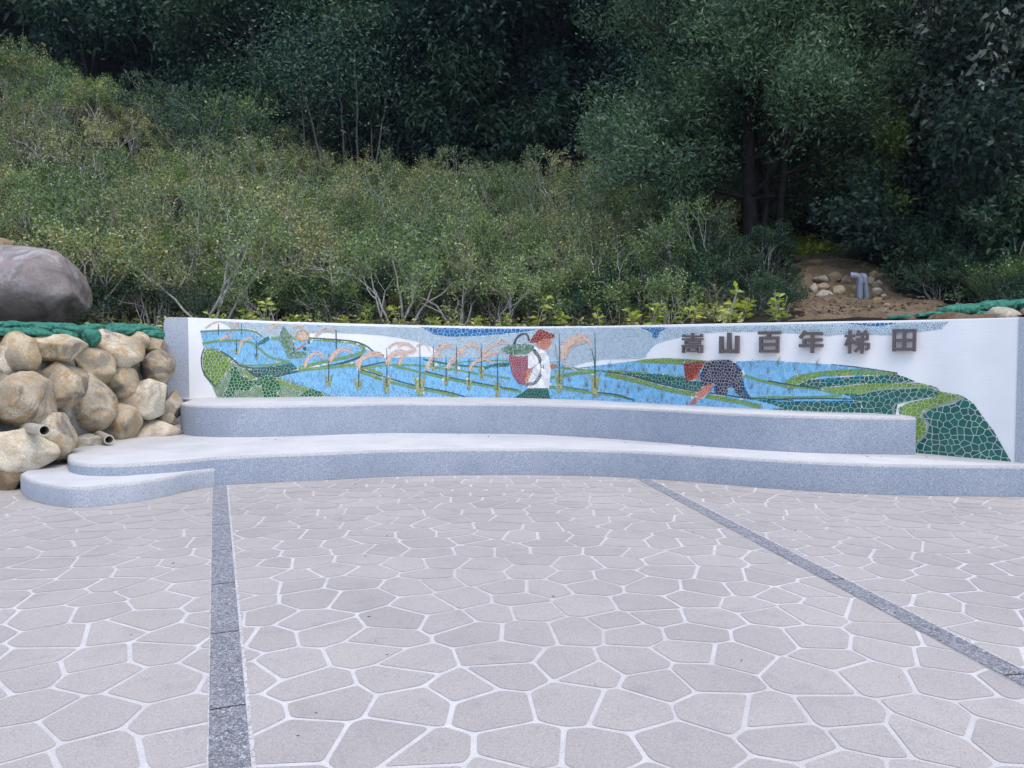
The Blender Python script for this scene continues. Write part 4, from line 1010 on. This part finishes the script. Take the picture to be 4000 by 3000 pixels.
# --- tea shrubs
def make_tea(seed, nleaf, h=1.0, mat='tea', nst=5, ll=.062):
    sk = Skeleton(seed); rnd = sk.rnd; rng = np.random.default_rng(seed)
    for i in range(nst):
        a = 2 * math.pi * i / nst + rnd.uniform(-.5, .5); tl = rnd.uniform(.2, .75)
        sk.grow(Vector((.08 * math.cos(a), .08 * math.sin(a), -.1)), Vector((math.cos(a) * tl, math.sin(a) * tl, 1)), .68 * h, .021 * h * rnd.uniform(.8, 1.3), 4,
                dict(wig=.16, up=.05, taper=.72, forks=(2, 2, 3), ang=.55, shrink=.72, leaf_depth=2, seg=4))
    root = empty('tea_shrub')
    link('stems', mesh('stems', sk.V, sk.F, M['stem'], smooth=True), root)
    P, D, idx = twig_points(sk, nleaf, rng, .055)
    tint = np.clip(rng.normal(.42, .24, nleaf) + (np.array([hash((int(k), seed)) % 100 for k in idx]) / 100 - .5) * .35, 0, 1)
    link('foliage', leaves_mesh('foliage', P, D, rng.uniform(.6, 1.25, nleaf) * ll, rng.uniform(.6, 1.25, nleaf) * ll * .48, M[mat], rng, tint=tint), root)
    return root
TEA = [make_tea(1, 3600), make_tea(2, 4000), make_tea(3, 3000, mat='tea_dry'), make_tea(4, 3800), make_tea(5, 2400, 1.05, 'tea_dry'), make_tea(6, 3800, mat='tea'), make_tea(7, 3000, .8, 'tea_fresh_sunlit')]
LEGGY = [make_tea(11, 2300, 1.08, 'tea', 4), make_tea(12, 2600, 1.0, 'tea', 5), make_tea(13, 2000, 1.1, 'tea_dry', 4)]
used = set()
def place(proto, loc, rz, s, label, cat, group):
    o = proto if proto.name not in used else copy_tree(proto)
    used.add(proto.name)
    o.location = loc; o.rotation_euler = (0, 0, rz); o.scale = (s, s, s * random.uniform(.94, 1.08))
    return tag(o, label, cat, group)
random.seed(5)
def path_clear(x, y): return abs(x - (5.3 + .16 * (y - 10) if y < 13 else 5.78 + .22 * (y - 13))) < (2.15 if y < 15.2 else 1.35)
y = 14.35; row = 0
while y < 28.4:
    step = 1.12 + .028 * (y - 14)
    half = y * .70 + 1
    x = -half - 3.2 + random.uniform(0, 1)
    while x < min(half, 5.0 + .1 * (y - 14)):
        xx, yy = x + random.uniform(-.3, .3), y + random.uniform(-.32, .32)
        x += step * random.uniform(.85, 1.15)
        if -10 < xx < -8 and yy < 15.5: continue
        if path_clear(xx, yy) or (xx - 4.9) ** 2 + (yy - 16.2) ** 2 < .9: continue
        if xx > 2.2 and yy < 14: continue
        if .27 < xx / yy < .38 and yy < 16.6: continue
        z = hill_z(xx, yy); front = row < 2
        pr = random.choice(LEGGY if random.random() < (.72 if front else .33) else (TEA if xx > -5 or random.random() < .5 else [TEA[2], TEA[4], TEA[1], TEA[6]]))
        if pr is TEA[6] and random.random() < .45: pr = TEA[1]
        if front: lb, g = 'leggy tea shrub with bare grey stems in the front rows just behind the wall', 'front tea shrubs'
        elif xx < -8: lb, g = 'dense tea shrub on the high left flank of the slope', 'left slope tea shrubs'
        elif yy > 23: lb, g = 'tea shrub at the upper edge of the slope below the dark forest', 'upper tea shrubs'
        elif xx > 1.5: lb, g = 'tea shrub on the middle slope left of the big dark tree', 'tea shrubs left of the big tree'
        else: lb, g = 'tea shrub in the middle rows of the central slope', 'middle tea shrubs'
        place(pr, (xx, yy, z), random.uniform(0, 6.28), random.uniform(.74, 1.28) * (1 if not front else .92), lb, 'shrub', g)
    y += step * .95; row += 1

LOW = [make_tea(61, 2600, .62, 'under', 6, .06), make_tea(62, 2600, .6, 'tea', 6, .06)]
for b in LOW: b.name = 'low_bush'
random.seed(31)
x = -8.8
while x < 3.0:
    for k in range(2):
        xx = x + random.uniform(-.3, .3)
        if xx < -5.4:
            yy = 14.6 + 1.1 * k + random.uniform(-.2, .2); place(LOW[k], (xx, yy, hill_z(xx, yy) - .05), random.uniform(0, 6.28), random.uniform(.7, 1.0), 'low dark leafy bush on the bare bank between the huge boulder and the wall', 'bush', 'low bushes by the huge boulder'); continue
        yy = back_y(xx) + (1.35 if k == 0 else 2.0) + random.uniform(-.15, .2)
        place(LOW[(k + int(x * 7)) % 2], (xx, yy, hill_z(xx, yy) - .05), random.uniform(0, 6.28), random.uniform(.75, 1.1), 'low dark leafy bush between the bare shrub stems behind the wall', 'bush', 'low bushes behind the wall')
    x += .72

EDGE = [make_tea(71, 3000, .8, 'under', 6, .08)]; EDGE[0].name = 'low_bush'
for i, (xx, yy, q) in enumerate([(4.35, 13.7, .62), (4.75, 14.5, .66), (3.95, 12.5, .5), (4.42, 12.8, .44), (3.6, 13.4, .7), (4.1, 11.7, .38), (5.15, 15.2, .55)]):
    place(EDGE[0], (xx, yy, hill_z(xx, yy) - .04), i * 1.9, q, 'dark leafy bush at the left edge of the dirt path', 'bush', 'bushes along the left edge of the path')

# --- lime seedlings just behind the wall
def make_seedling(seed, nl):
    rnd = random.Random(seed); rng = np.random.default_rng(seed); V, F, P, D = [], [], [], []
    for i in range(rnd.choice((2, 3, 4))):
        a = rnd.uniform(0, 6.28); h = rnd.uniform(.2, .4); q = Vector((0, 0, -.05)); pts = [q]
        tl = Vector((math.cos(a) * .3, math.sin(a) * .3, 1))
        for k in range(6): q = q + tl.normalized() * h / 6 + Vector((rnd.gauss(0, .006), rnd.gauss(0, .006), 0)); pts.append(q)
        tube(V, F, pts, [.005 - .0005 * k for k in range(7)], 4)
        for k in range(nl):
            j = rnd.uniform(1.2, 6); w = pts[int(min(j, 5))].lerp(pts[int(min(j, 5)) + 1], j % 1 if j < 6 else 1); b = k * 2.4
            P.append(w); D.append((math.cos(b), math.sin(b), rnd.uniform(.1, 1.1) * (j / 5)))
    root = empty('tea_seedling')
    link('stem', mesh('stem', V, F, M['stem'], smooth=True), root)
    n = len(P); link('leaves', leaves_mesh('leaves', P, D, rng.uniform(.07, .125, n), rng.uniform(.028, .045, n), M['lime'], rng, fold=.16, droop=.25), root)
    return root
SEED = [make_seedling(i, 9 + i % 4) for i in range(21, 27)]
sp = [(800, 1.0), (850, .8), (945, 1.15), (975, .7), (1010, 1.2), (1100, .75), (1165, .85), (1210, .7), (1310, .7), (1410, 1.0), (1545, .95), (1670, .7), (1700, .7), (1755, .7), (1840, .85), (1960, .9), (2045, 1.25), (2130, .9), (2165, .8), (2290, .9),
      (2395, 1.15), (2480, 1.1), (2520, .6), (2560, .7), (2640, .95), (2770, 1.35), (2820, 1.0), (2990, 1.1), (2975, .6)]
for i, (px, s) in enumerate(sp):
    w, _ = wall_hit(px, 1260); p = wall_at(w, 0, -.46 - .10 * (i % 3)); p.z = max(1.9, hill_z(p.x, p.y)) + .02
    zone = 'left' if px < 1500 else ('middle' if px < 2250 else 'right')
    place(SEED[i % 6], p, i * 1.7, s * 1.4, 'yellow green tea seedling peeping over the %s stretch of the wall top' % zone, 'seedling', 'seedlings over the %s of the wall' % zone)

# --- forest trees
def make_tree(seed, H, crown_r, nleaf, mat, ll, lw, trunk_r=.16, bare=.3, name='forest_tree', limbs=12, sig=.3, bark='bark', droop=.25, shapef=None):
    sk = Skeleton(seed); rnd = sk.rnd; rng = np.random.default_rng(seed)
    pts = [Vector((0, 0, -.4))]; q = Vector((0, 0, 0)); n = 9
    for i in range(n + 1):
        pts.append(q.copy()); q = q + Vector((rnd.gauss(0, .1), rnd.gauss(0, .1), H * .9 / n))
    rad = [trunk_r * 1.25] + [trunk_r * (1 - .8 * i / n) for i in range(n + 1)]
    tube(sk.V, sk.F, pts, rad, 9)
    for i in range(limbs):
        t = bare + (1 - bare) * (i + rnd.random()) / limbs; k = min(n, max(1, int(t * n) + 1)); p = pts[k]
        a = i * 2.4 + rnd.uniform(-.4, .4); prof = shapef(t) if shapef else math.sin(math.pi * min(1, .22 + .7 * (t - bare) / (1 - bare)))
        L = crown_r * (.35 + .65 * prof)
        sk.grow(p, Vector((math.cos(a), math.sin(a), rnd.uniform(-.05, .75))), L * .5, trunk_r * .42 * (1.1 - t * .6), 3, dict(wig=.2, up=.06, taper=.65, forks=(2, 3, 3), ang=.62, shrink=.66, leaf_depth=1, seg=4))
    root = empty(name)
    link('trunk', mesh('trunk', sk.V, sk.F, M[bark], smooth=True), root)
    P, D, idx = twig_points(sk, nleaf, rng, sig)
    cl = np.array([hash((int(k) // 3, seed, 5)) % 1000 for k in idx]) / 1000
    tint = np.clip(rng.normal(.38, .17, nleaf) + (cl - .5) * .45, 0, 1)
    link('crown', leaves_mesh('crown', P, D, rng.uniform(.6, 1.3, nleaf) * ll, rng.uniform(.6, 1.3, nleaf) * lw, M[mat], rng, tint=tint, droop=droop), root)
    return root
FT = [make_tree(51, 10, 3.8, 42000, 'forest', .2, .095, .15, .27, limbs=18, sig=.34), make_tree(52, 11.5, 3.5, 42000, 'forest', .19, .1, .17, .3, limbs=18, sig=.34), make_tree(53, 9, 4.0, 42000, 'forest', .21, .09, .14, .12, limbs=18, sig=.34),
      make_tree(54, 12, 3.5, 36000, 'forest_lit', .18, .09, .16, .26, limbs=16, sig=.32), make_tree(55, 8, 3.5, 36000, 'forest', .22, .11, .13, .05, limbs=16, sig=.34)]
random.seed(9)
rows = [(30.6, 3.5, 3), (34.0, 3.9, 2), (38.5, 4.6, 1)]
for ri, (yr, sp_, _) in enumerate(rows):
    x = -yr * .72 - 5
    while x < yr * .78 + 2:
        xx, yy = x + random.uniform(-.8, .8), yr + random.uniform(-1, 1) + (2.2 if x < -12 else 0); x += sp_
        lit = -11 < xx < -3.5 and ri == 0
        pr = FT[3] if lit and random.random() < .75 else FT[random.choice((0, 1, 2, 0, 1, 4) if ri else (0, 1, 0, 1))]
        lb = ('tall tree with sunlight painted into its yellow green foliage at the front of the forest, left of centre' if pr is FT[3] and lit else
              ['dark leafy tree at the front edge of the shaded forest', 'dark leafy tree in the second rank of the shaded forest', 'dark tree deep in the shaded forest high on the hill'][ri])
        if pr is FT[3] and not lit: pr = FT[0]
        place(pr, (xx, yy, hill_z(xx, yy) - .1), random.uniform(0, 6.28), random.uniform(.9, 1.2), lb, 'tree', ('sunlit coloured forest trees' if pr is FT[3] else ['front forest trees', 'second rank forest trees', 'deep forest trees'][ri]))
BL = make_tree(58, 5.2, 1.7, 4200, 'under', .26, .10, .07, .25, 'umbrella_leaved_tree', 8, .3, droop=.5)
for i, (px, yy, q) in enumerate([(1800, 29.0, 1.1), (2060, 29.2, .95), (330, 30.5, 1.3)]):
    xx = (px - 2000) / FPX * yy; place(BL, (xx, yy, hill_z(xx, yy) - .2), i * 1.7, q, 'young tree with large drooping leaves standing before the dark forest', 'tree', 'large leaved trees before the forest')
# far woods: one uncountable mass on the hill behind
rng = np.random.default_rng(77); n = 60000
X = rng.uniform(-40, 42, n); Y = rng.uniform(42, 56, n)
hb = 9 + 5 * np.sin(X * .8 + np.sin(Y)) * .5 + 3 * np.sin(X * .31)
Z = np.array([hill_z(a, b) for a, b in zip(X, Y)]) + hb * rng.random(n) ** .5
tag(link('far_woods', leaves_mesh('far_woods', np.stack([X, Y, Z], 1), rng.normal(size=(n, 3)), rng.uniform(.35, .7, n), rng.uniform(.2, .35, n), M['forest'], rng)), 'dark wood closing the hilltop behind the trees', 'woods', kind='stuff')

# slim trunks standing in the dark below the crowns
def make_pole(seed, h, r):
    rnd = random.Random(seed); V, F, pts = [], [], []
    q = Vector((0, 0, -.2)); dx = rnd.gauss(0, .05)
    for i in range(12): pts.append(q.copy()); q = q + Vector((dx + rnd.gauss(0, .03), rnd.gauss(0, .03), h / 11))
    tube(V, F, pts, [r * (1 - .6 * i / 11) for i in range(12)], 6)
    for j in range(5):
        k = rnd.randrange(4, 11); a = rnd.uniform(0, 6.28); e = pts[k] + Vector((math.cos(a) * .7, math.sin(a) * .7, .6)); tube(V, F, [pts[k], pts[k].lerp(e, .5) + Vector((0, 0, .1)), e], [r * .35, r * .25, r * .1], 4)
    root = empty('slim_tree'); link('trunk', mesh('trunk', V, F, M['bamboo'], smooth=True), root)
    rng = np.random.default_rng(seed); n = 900; P = np.array([pts[-1]]) + rng.normal(size=(n, 3)) * np.array([.9, .9, .9]); 
    link('crown', leaves_mesh('crown', P, rng.normal(size=(n, 3)), .15, .05, M['forest'], rng), root); return root
SL = [make_pole(81, 4.4, .045), make_pole(82, 3.9, .036), make_pole(83, 4.8, .048)]
random.seed(3)
for i, px in enumerate((1105, 1150, 1190, 1222, 1262, 1300, 1345, 1392, 1440, 1490, 1232, 1415)):
    yy = 27.4 + (i * 7 % 5) * .3; xx = (px - 2000) / FPX * yy
    o = place(SL[i % 3], (xx, yy, hill_z(xx, yy)), i * 1.3, random.uniform(.9, 1.15), 'slim pale trunked young tree standing before the dark hollow under the forest', 'tree', 'slim trunks in the hollow')
    if i in (2, 10): o.rotation_euler.y = R(-14)
# round bushes where slope meets forest
BUSH = [make_tea(31, 3600, 1.25, 'under', 6, .085), make_tea(32, 3800, 1.35, 'under', 6, .09), make_tea(33, 3800, 1.2, 'tea_fresh_sunlit', 6, .08)]
for b in BUSH: b.name = 'wild_bush'
random.seed(12)
for i, (px, py, yy, s) in enumerate([(750, 480, 25.5, 1.2), (830, 500, 25, 1.3), (900, 470, 26, 1.3), (980, 520, 25.3, 1.1), (690, 450, 26.5, 1.2), (1050, 560, 25, .9), (120, 200, 27.5, .95), (40, 180, 27.5, 1.0), (220, 230, 27.2, .9), (310, 280, 27, .9), (420, 330, 26.8, .95), (540, 380, 26.6, .9)]):
    xx = (px - 2000) / FPX * yy
    place(BUSH[2 if px < 600 else i % 3], (xx, yy, hill_z(xx, yy)), i, s, 'rounded bush on the crest of the left slope against the forest', 'bush', 'bushes on the crest')

# --- the big dark tree with several trunks
def big_tree():
    sk = Skeleton(7); rnd = sk.rnd; rng = np.random.default_rng(7); yy = 16.0
    foot = at_y(2935, 1130, yy); foot.z = hill_z(foot.x, foot.y); root = empty('big_tree', foot)
    trunks = [(0, 0, .165, 8.3, (-.02, 0)), (.33, .12, .075, 7.2, (.01, .02)), (.52, .02, .085, 7.4, (.03, -.01)), (.2, .25, .045, 6, (0, .03))]
    for tx, ty, r, H, lean in trunks:
        pts = [Vector((tx, ty, -.3))]; q = Vector((tx, ty, 0)); n = 12
        for i in range(n + 1):
            pts.append(q.copy()); q = q + Vector((lean[0] + rnd.gauss(0, .025), lean[1] + rnd.gauss(0, .025), H / n))
        tube(sk.V, sk.F, pts, [r * 1.3] + [r * (1 - .78 * i / n) for i in range(n + 1)], 10)
        m = 34 if r > .1 else 16
        for i in range(m):
            t = .16 + .84 * (i + rnd.random()) / m
            if r < .1: t = .3 + .7 * (i + rnd.random()) / m
            k = min(n, int(t * n) + 1); p = pts[k]; a = i * 2.399 + rnd.uniform(-.5, .5)
            L = (3.5 if t < .55 else 3.5 - 3.2 * (t - .55)) * rnd.uniform(.8, 1.08) * (1 if r > .1 else .75)
            sk.grow(p, Vector((math.cos(a), math.sin(a), .04 + .7 * t)), L * .48, r * .30 + .012, 3, dict(wig=.13, up=.03, taper=.6, forks=(2, 3, 3), ang=.55, shrink=.68, leaf_depth=2, seg=4))
    link('trunk', mesh('trunk', sk.V, sk.F, M['bark'], smooth=True), root)
    nl = 260000; P, D, idx = twig_points(sk, nl, rng, .19); D[:, 2] += .25
    cl = np.array([hash((int(k) // 4, 5)) % 1000 for k in idx]) / 1000
    link('crown', leaves_mesh('crown', P, D, rng.uniform(.6, 1.3, nl) * .115, rng.uniform(.7, 1.2, nl) * .034, M['narrow'], rng, tint=np.clip(rng.normal(.4, .18, nl) + (cl - .5) * .4, 0, 1), droop=.1), root)
    tag(root, 'big dark tree with several close trunks and fine narrow leaves beside the dirt path', 'tree')
big_tree()
# --- right hand side: broad leaved trees and dark thicket
MT = [make_tree(91, 6.2, 2.6, 30000, 'mulb', .115, .062, .1, .08, 'broadleaf_tree', 18, .2), make_tree(92, 5.2, 2.4, 28000, 'mulb', .105, .06, .09, .06, 'broadleaf_tree', 18, .2)]
def pale_crown(root, seed, n, zlo):
    rng = np.random.default_rng(seed); cr = [c for c in root.children if c.name.startswith('crown')][0].data
    co = np.zeros(len(cr.vertices) * 3); cr.vertices.foreach_get('co', co); co = co.reshape(-1, 3)[::4]
    co = co[(co[:, 2] > zlo)]
    k = np.array([noise.noise(Vector(q) * 1.5 + Vector((seed, 0, 0))) for q in co]) > .02; co = co[k]
    P = co[rng.integers(0, len(co), n)] + rng.normal(size=(n, 3)) * .05
    D = rng.normal(size=P.shape) * .6; D[:, 2] -= .2
    link('pale_leaves', leaves_mesh('pale_leaves', P, D, rng.uniform(.09, .17, n), rng.uniform(.06, .11, n), M['pale'], rng, fold=.12, droop=.45), root)
t = place(MT[0], (8.2, 13.6, hill_z(8.2, 13.6)), .4, 1.05, 'broadleaf tree with whitish woolly leaves high in the top right corner', 'tree', None); pale_crown(t, 4, 4200, 3.0)
for i, (x, y, s, lb) in enumerate([(10.2, 14.0, 1.05, 'dark broadleaf tree at the right frame edge behind the sandbags'), (9.3, 16.2, 1.25, 'dark broadleaf tree behind the whitish leaved one on the right'), (9.0, 20.6, 1.25, 'dark broadleaf tree closing the top of the dirt path'),
                                   (11.8, 16.5, 1.35, 'tall dark broadleaf tree furthest right on the bank'), (11.0, 20.5, 1.5, 'tall dark broadleaf tree high on the bank at upper right')]):
    pr = MT[1 - i % 2]; o = copy_tree(pr) if pr.name in used else pr; used.add(pr.name)
    for ch in list(o.children):
        if ch.name.startswith('pale_leaves'): bpy.data.objects.remove(ch)
    o.location = (x, y, hill_z(x, y) - .1); o.rotation_euler = (0, 0, i * 1.9); o.scale = (s, s, s); tag(o, lb, 'tree', 'broadleaf trees on the right bank')
    if 'group' in t: del t['group']
BU = [make_tea(41, 3300, 1.0, 'under', 6, .1), make_tea(42, 3300, .9, 'under', 6, .11)]
for b in BU: b.name = 'thicket_bush'
random.seed(21)
for i in range(46):
    yy = random.uniform(11.9, 19); xx = random.uniform(6.6 + .28 * max(0, yy - 10), 9.4 + .25 * (yy - 10))
    if path_clear(xx, yy): continue
    near = yy < 13.2
    place(BU[i % 2], (xx, yy, hill_z(xx, yy)), i, random.uniform(.55, .8) if yy < 12.2 else random.uniform(.8, 1.2), 'dark leafy bush low on the bank %s' % ('just behind the right sandbags' if near else 'right of the dirt path under the trees'), 'bush', 'bushes behind the right sandbags' if near else 'bushes on the right bank')
for i, (x, y, s) in enumerate([(3.9, 14.3, .5), (3.6, 15.3, .62), (3.2, 14.0, .6), (4.0, 17.6, .7), (5.9, 19.6, 1.2), (6.8, 20.5, 1.3), (5.0, 20, 1.2), (4.4, 21.5, 1.3), (8.3, 21, 1.3), (6.0, 22.5, 1.5), (7.5, 23.5, 1.6), (9.5, 23.5, 1.6), (4.0, 23.5, 1.5)]):
    far = y > 19
    place(BUSH[i % 2] if far else BU[i % 2], (x, y, hill_z(x, y)), i * 2, s, 'dark bush %s' % ('closing the upper end of the dirt path' if far else 'at the foot of the big dark tree'), 'bush', 'bushes above the path' if far else 'bushes under the big tree')

random.seed(44)
for i, (xx, yy, q) in enumerate([(7.0, 12.7, .5), (7.35, 13.5, .7), (7.0, 11.3, .34), (7.5, 12.2, .55), (7.2, 14.4, .7), (7.7, 11.3, .5)]):
    place(BU[i % 2], (xx, yy, hill_z(xx, yy) - .05), i * 2.1, q, 'dark leafy bush at the right edge of the dirt path', 'bush', 'bushes along the right edge of the path')
for i in range(26):
    yy = random.uniform(10.2, 12.6); xx = random.uniform(6.9 + .1 * (yy - 10), 9.2)
    place(LOW[i % 2] if i % 3 else BU[0], (xx, yy, hill_z(xx, yy) - .04), i * 1.1, random.uniform(.45, .8) * (1 if i % 3 else .55), 'small dark bush in the weeds between dirt path and right sandbags', 'bush', 'small bushes by the right sandbags')
# ground cover at the path top and young trees, sunlight put into their leaf colours
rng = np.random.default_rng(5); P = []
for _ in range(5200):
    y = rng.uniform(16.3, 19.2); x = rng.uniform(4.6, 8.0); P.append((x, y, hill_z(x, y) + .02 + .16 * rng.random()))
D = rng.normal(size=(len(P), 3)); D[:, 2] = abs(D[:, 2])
tag(link('ground_cover', leaves_mesh('ground_cover', P, D, rng.uniform(.07, .14, len(P)), rng.uniform(.04, .07, len(P)), M['lime'], rng)), 'ground cover at the top of the dirt path with sunlight painted into its lime leaves', 'ground cover', kind='stuff')
LT = make_tree(95, 4.2, 1.5, 5200, 'tea_fresh_sunlit', .12, .06, .05, .1, 'young_tree', 9, .16)
for i, (px, yy, s, lb) in enumerate([(3215, 20.2, 1.0, 'young tree coloured a sunlit yellow green behind the right side of the big dark tree'), (3492, 14.9, .8, 'young tree coloured a sunlit yellow green in front of the broadleaf trees right of the dirt path'), (3330, 19.0, .62, 'small young tree coloured a sunlit yellow green beside the top of the dirt path'), (2790, 20.5, .62, 'young tree coloured a sunlit yellow green showing left of the big tree trunks'), (3490, 22, 1.25, 'young tree coloured a sunlit yellow green between the big dark tree and the broadleaf trees')]):
    xx = (px - 2000) / FPX * yy; place(LT, (xx, yy, hill_z(xx, yy)), i, s, lb, 'tree', 'sunlit coloured young trees')
# grass tuft on the right, undergrowth and litter on the hillside
def blades(name, c, n, L, seed, mat):
    rng = np.random.default_rng(seed); V, F, tn = [], [], []
    for i in range(n):
        a = rng.uniform(0, 6.28); r = abs(rng.normal()) * .12; l = L * rng.uniform(.6, 1.15); b = Vector((r * math.cos(a), r * math.sin(a), 0)); o = Vector((math.cos(a), math.sin(a), 0)); s = Vector((-o.y, o.x, 0)) * .008; k0 = len(V)
        for k in range(6):
            u = k / 5; p = b + o * (l * .75 * u ** 1.7) + Vector((0, 0, l * (u - .42 * u * u * u))); w = s * (1 - u * .95)
            V += [tuple(p - w), tuple(p + w)]
        for k in range(5): F.append((k0 + 2 * k, k0 + 2 * k + 1, k0 + 2 * k + 3, k0 + 2 * k + 2)); tn.append(rng.random())
    return mesh(name, V, F, M[mat], tint=tn)
for i, (px, py, yy, lb) in enumerate([(3880, 1200, 11.2, 'tall arching grass tuft behind the right sandbags, nearer the frame centre'), (3970, 1190, 11.4, 'tall arching grass tuft behind the sandbags at the right frame edge')]):
    p = at_y(px, py, yy); p.z = hill_z(p.x, p.y); tag(link('grass_tuft', blades('grass_tuft', p, 170, 1.0, 60 + i, 'grassy'), None, p), lb, 'grass tuft', 'grass tufts behind the right sandbags')
rng = np.random.default_rng(8); P = []
while len(P) < 32000:
    y = (13.5 + 15 * rng.random() ** 1.5) if len(P) > 6000 else rng.uniform(9, 16); x = rng.uniform(-y * .72, y * .72) if len(P) > 6000 else rng.uniform(3, 10)
    if y < back_y(x) + .1 or path_clear(x, y): continue
    P.append((x, y, hill_z(x, y) + .01 + abs(rng.normal()) * .09))
D = rng.normal(size=(len(P), 3)); D[:, 2] = abs(D[:, 2]) * .6
tag(link('undergrowth', leaves_mesh('undergrowth', P, D, rng.uniform(.06, .13, len(P)), rng.uniform(.03, .06, len(P)), M['tea_dry'], rng)), 'low weeds and leaf litter under the tea shrubs', 'undergrowth', kind='stuff')
rng = np.random.default_rng(18); P = []
while len(P) < 1500:
    y = rng.uniform(9.9, 16.5); x = rng.uniform(3.8, 8.6)
    if path_clear(x, y) or rng.random() < .3: P.append((x, max(y, back_y(x) + .05), hill_z(x, max(y, back_y(x) + .05)) + .055 + .03 * rng.random()))
D = rng.normal(size=(len(P), 3)); D[:, 2] = abs(D[:, 2]) * .3
tag(link('dry_leaves', leaves_mesh('dry_leaves', P, D, rng.uniform(.03, .1, len(P)), rng.uniform(.012, .04, len(P)), M['litter'], rng)), 'dry leaves and straw scattered on the dirt path', 'litter', kind='stuff')
# pale sheets glimpsed behind the trunks, a bright leaf on the bank
def crumpled(w, h, seed):
    V, F = [], []; n, m = 8, 12
    for j in range(m + 1):
        for i in range(n + 1):
            u, v_ = i / n - .5, j / m; V.append((u * w * (1 - .35 * v_), .06 * noise.noise(Vector((u * 5, v_ * 4, seed))) + .05 * math.cos(u * 9), v_ * h + .03 * noise.noise(Vector((u * 6, v_ * 6, seed + 3)))))
    for j in range(m):
        for i in range(n): a = j * (n + 1) + i; F.append((a, a + 1, a + n + 2, a + n + 1))
    return mesh('plastic_sheet', V, F, M['sheet'], smooth=True)
tag(link('plastic_sheet', crumpled(.22, .36, 2), None, at_y(2803, 895, 19.5)), 'pale bluish sheet hanging upright among branches left of the big trunks', 'sheet')
tag(link('plastic_sheet', crumpled(.12, .26, 5), None, at_y(3022, 985, 17.6)), 'small white sheet showing just right of the big trunks above the ground cover', 'sheet')
V, F = [], []
lp = at_y(3345, 960, 16.5)
tube(V, F, [at_y(3405, 960, 15.6) + Vector((0, .3, -.06)), at_y(3330, 985, 16.2), at_y(3480, 930, 16.0)], [.09, .11, .07], 9)
V = []; F = []
tube(V, F, [at_y(3290, 1015, 15.7), at_y(3370, 982, 15.8), at_y(3460, 955, 15.8), at_y(3560, 925, 15.9)], [.10, .13, .12, .08], 10)
tag(link('fallen_log', mesh('fallen_log', V, F, M['bark'], smooth=True)), 'dark fallen log lying across the bank at the top of the dirt path', 'log')
rng = np.random.default_rng(3)
tag(link('taro_leaf', leaves_mesh('taro_leaf', [tuple(lp + Vector((0, 0, -.1)))], [(.15, -.2, 1)], [.3], [.17], M['lime'], rng, fold=.12)), 'single big bright green leaf standing beside the fallen log', 'plant')

# litter on paving and treads
rng = np.random.default_rng(17); P, D, L = [], [], []
for _ in range(110):
    y = 2.9 + 7 * rng.random() ** .7; x = rng.uniform(-.68, .68) * y
    P.append((x, y, .008 + .004 * rng.random())); L.append(rng.uniform(.012, .034))
P = [p for p in P if p[1] < 8.0 + (1.2 if -3 < p[0] < 2 else 0)]; L = L[:len(P)]
for _ in range(70):
    i = rng.integers(0, len(front2)); q = front2[i]; P.append((q.x, q.y - rng.uniform(.06, .5), H1 + .006)); L.append(rng.uniform(.015, .04))
D = rng.normal(size=(len(P), 3)); D[:, 2] *= .05
tag(link('leaf_litter', leaves_mesh('leaf_litter', P, D, np.array(L), np.array(L) * .22, M['litter'], rng, droop=0)), 'scattered dry leaf bits and twigs on the paving', 'litter', kind='stuff')

# thin bluish air
bm = bmesh.new(); bmesh.ops.create_cube(bm, size=1, matrix=Matrix.Translation((0, 25, 24)) @ Matrix.Diagonal((130, 130, 52, 1))); me = bpy.data.meshes.new('haze'); bm.to_mesh(me); bm.free()
hm = bpy.data.materials.new('haze'); hm.use_nodes = True; ht = hm.node_tree; ht.nodes.remove(ht.nodes['Principled BSDF'])
vol = ht.nodes.new('ShaderNodeVolumePrincipled'); vol.inputs['Color'].default_value = (.55, .72, 1, 1); vol.inputs['Density'].default_value = .00035; vol.inputs['Anisotropy'].default_value = .2
ht.links.new(vol.outputs[0], ht.nodes['Material Output'].inputs['Volume']); me.materials.append(hm)
tag(link('haze', me), 'thin bluish haze in the air', kind='stuff')
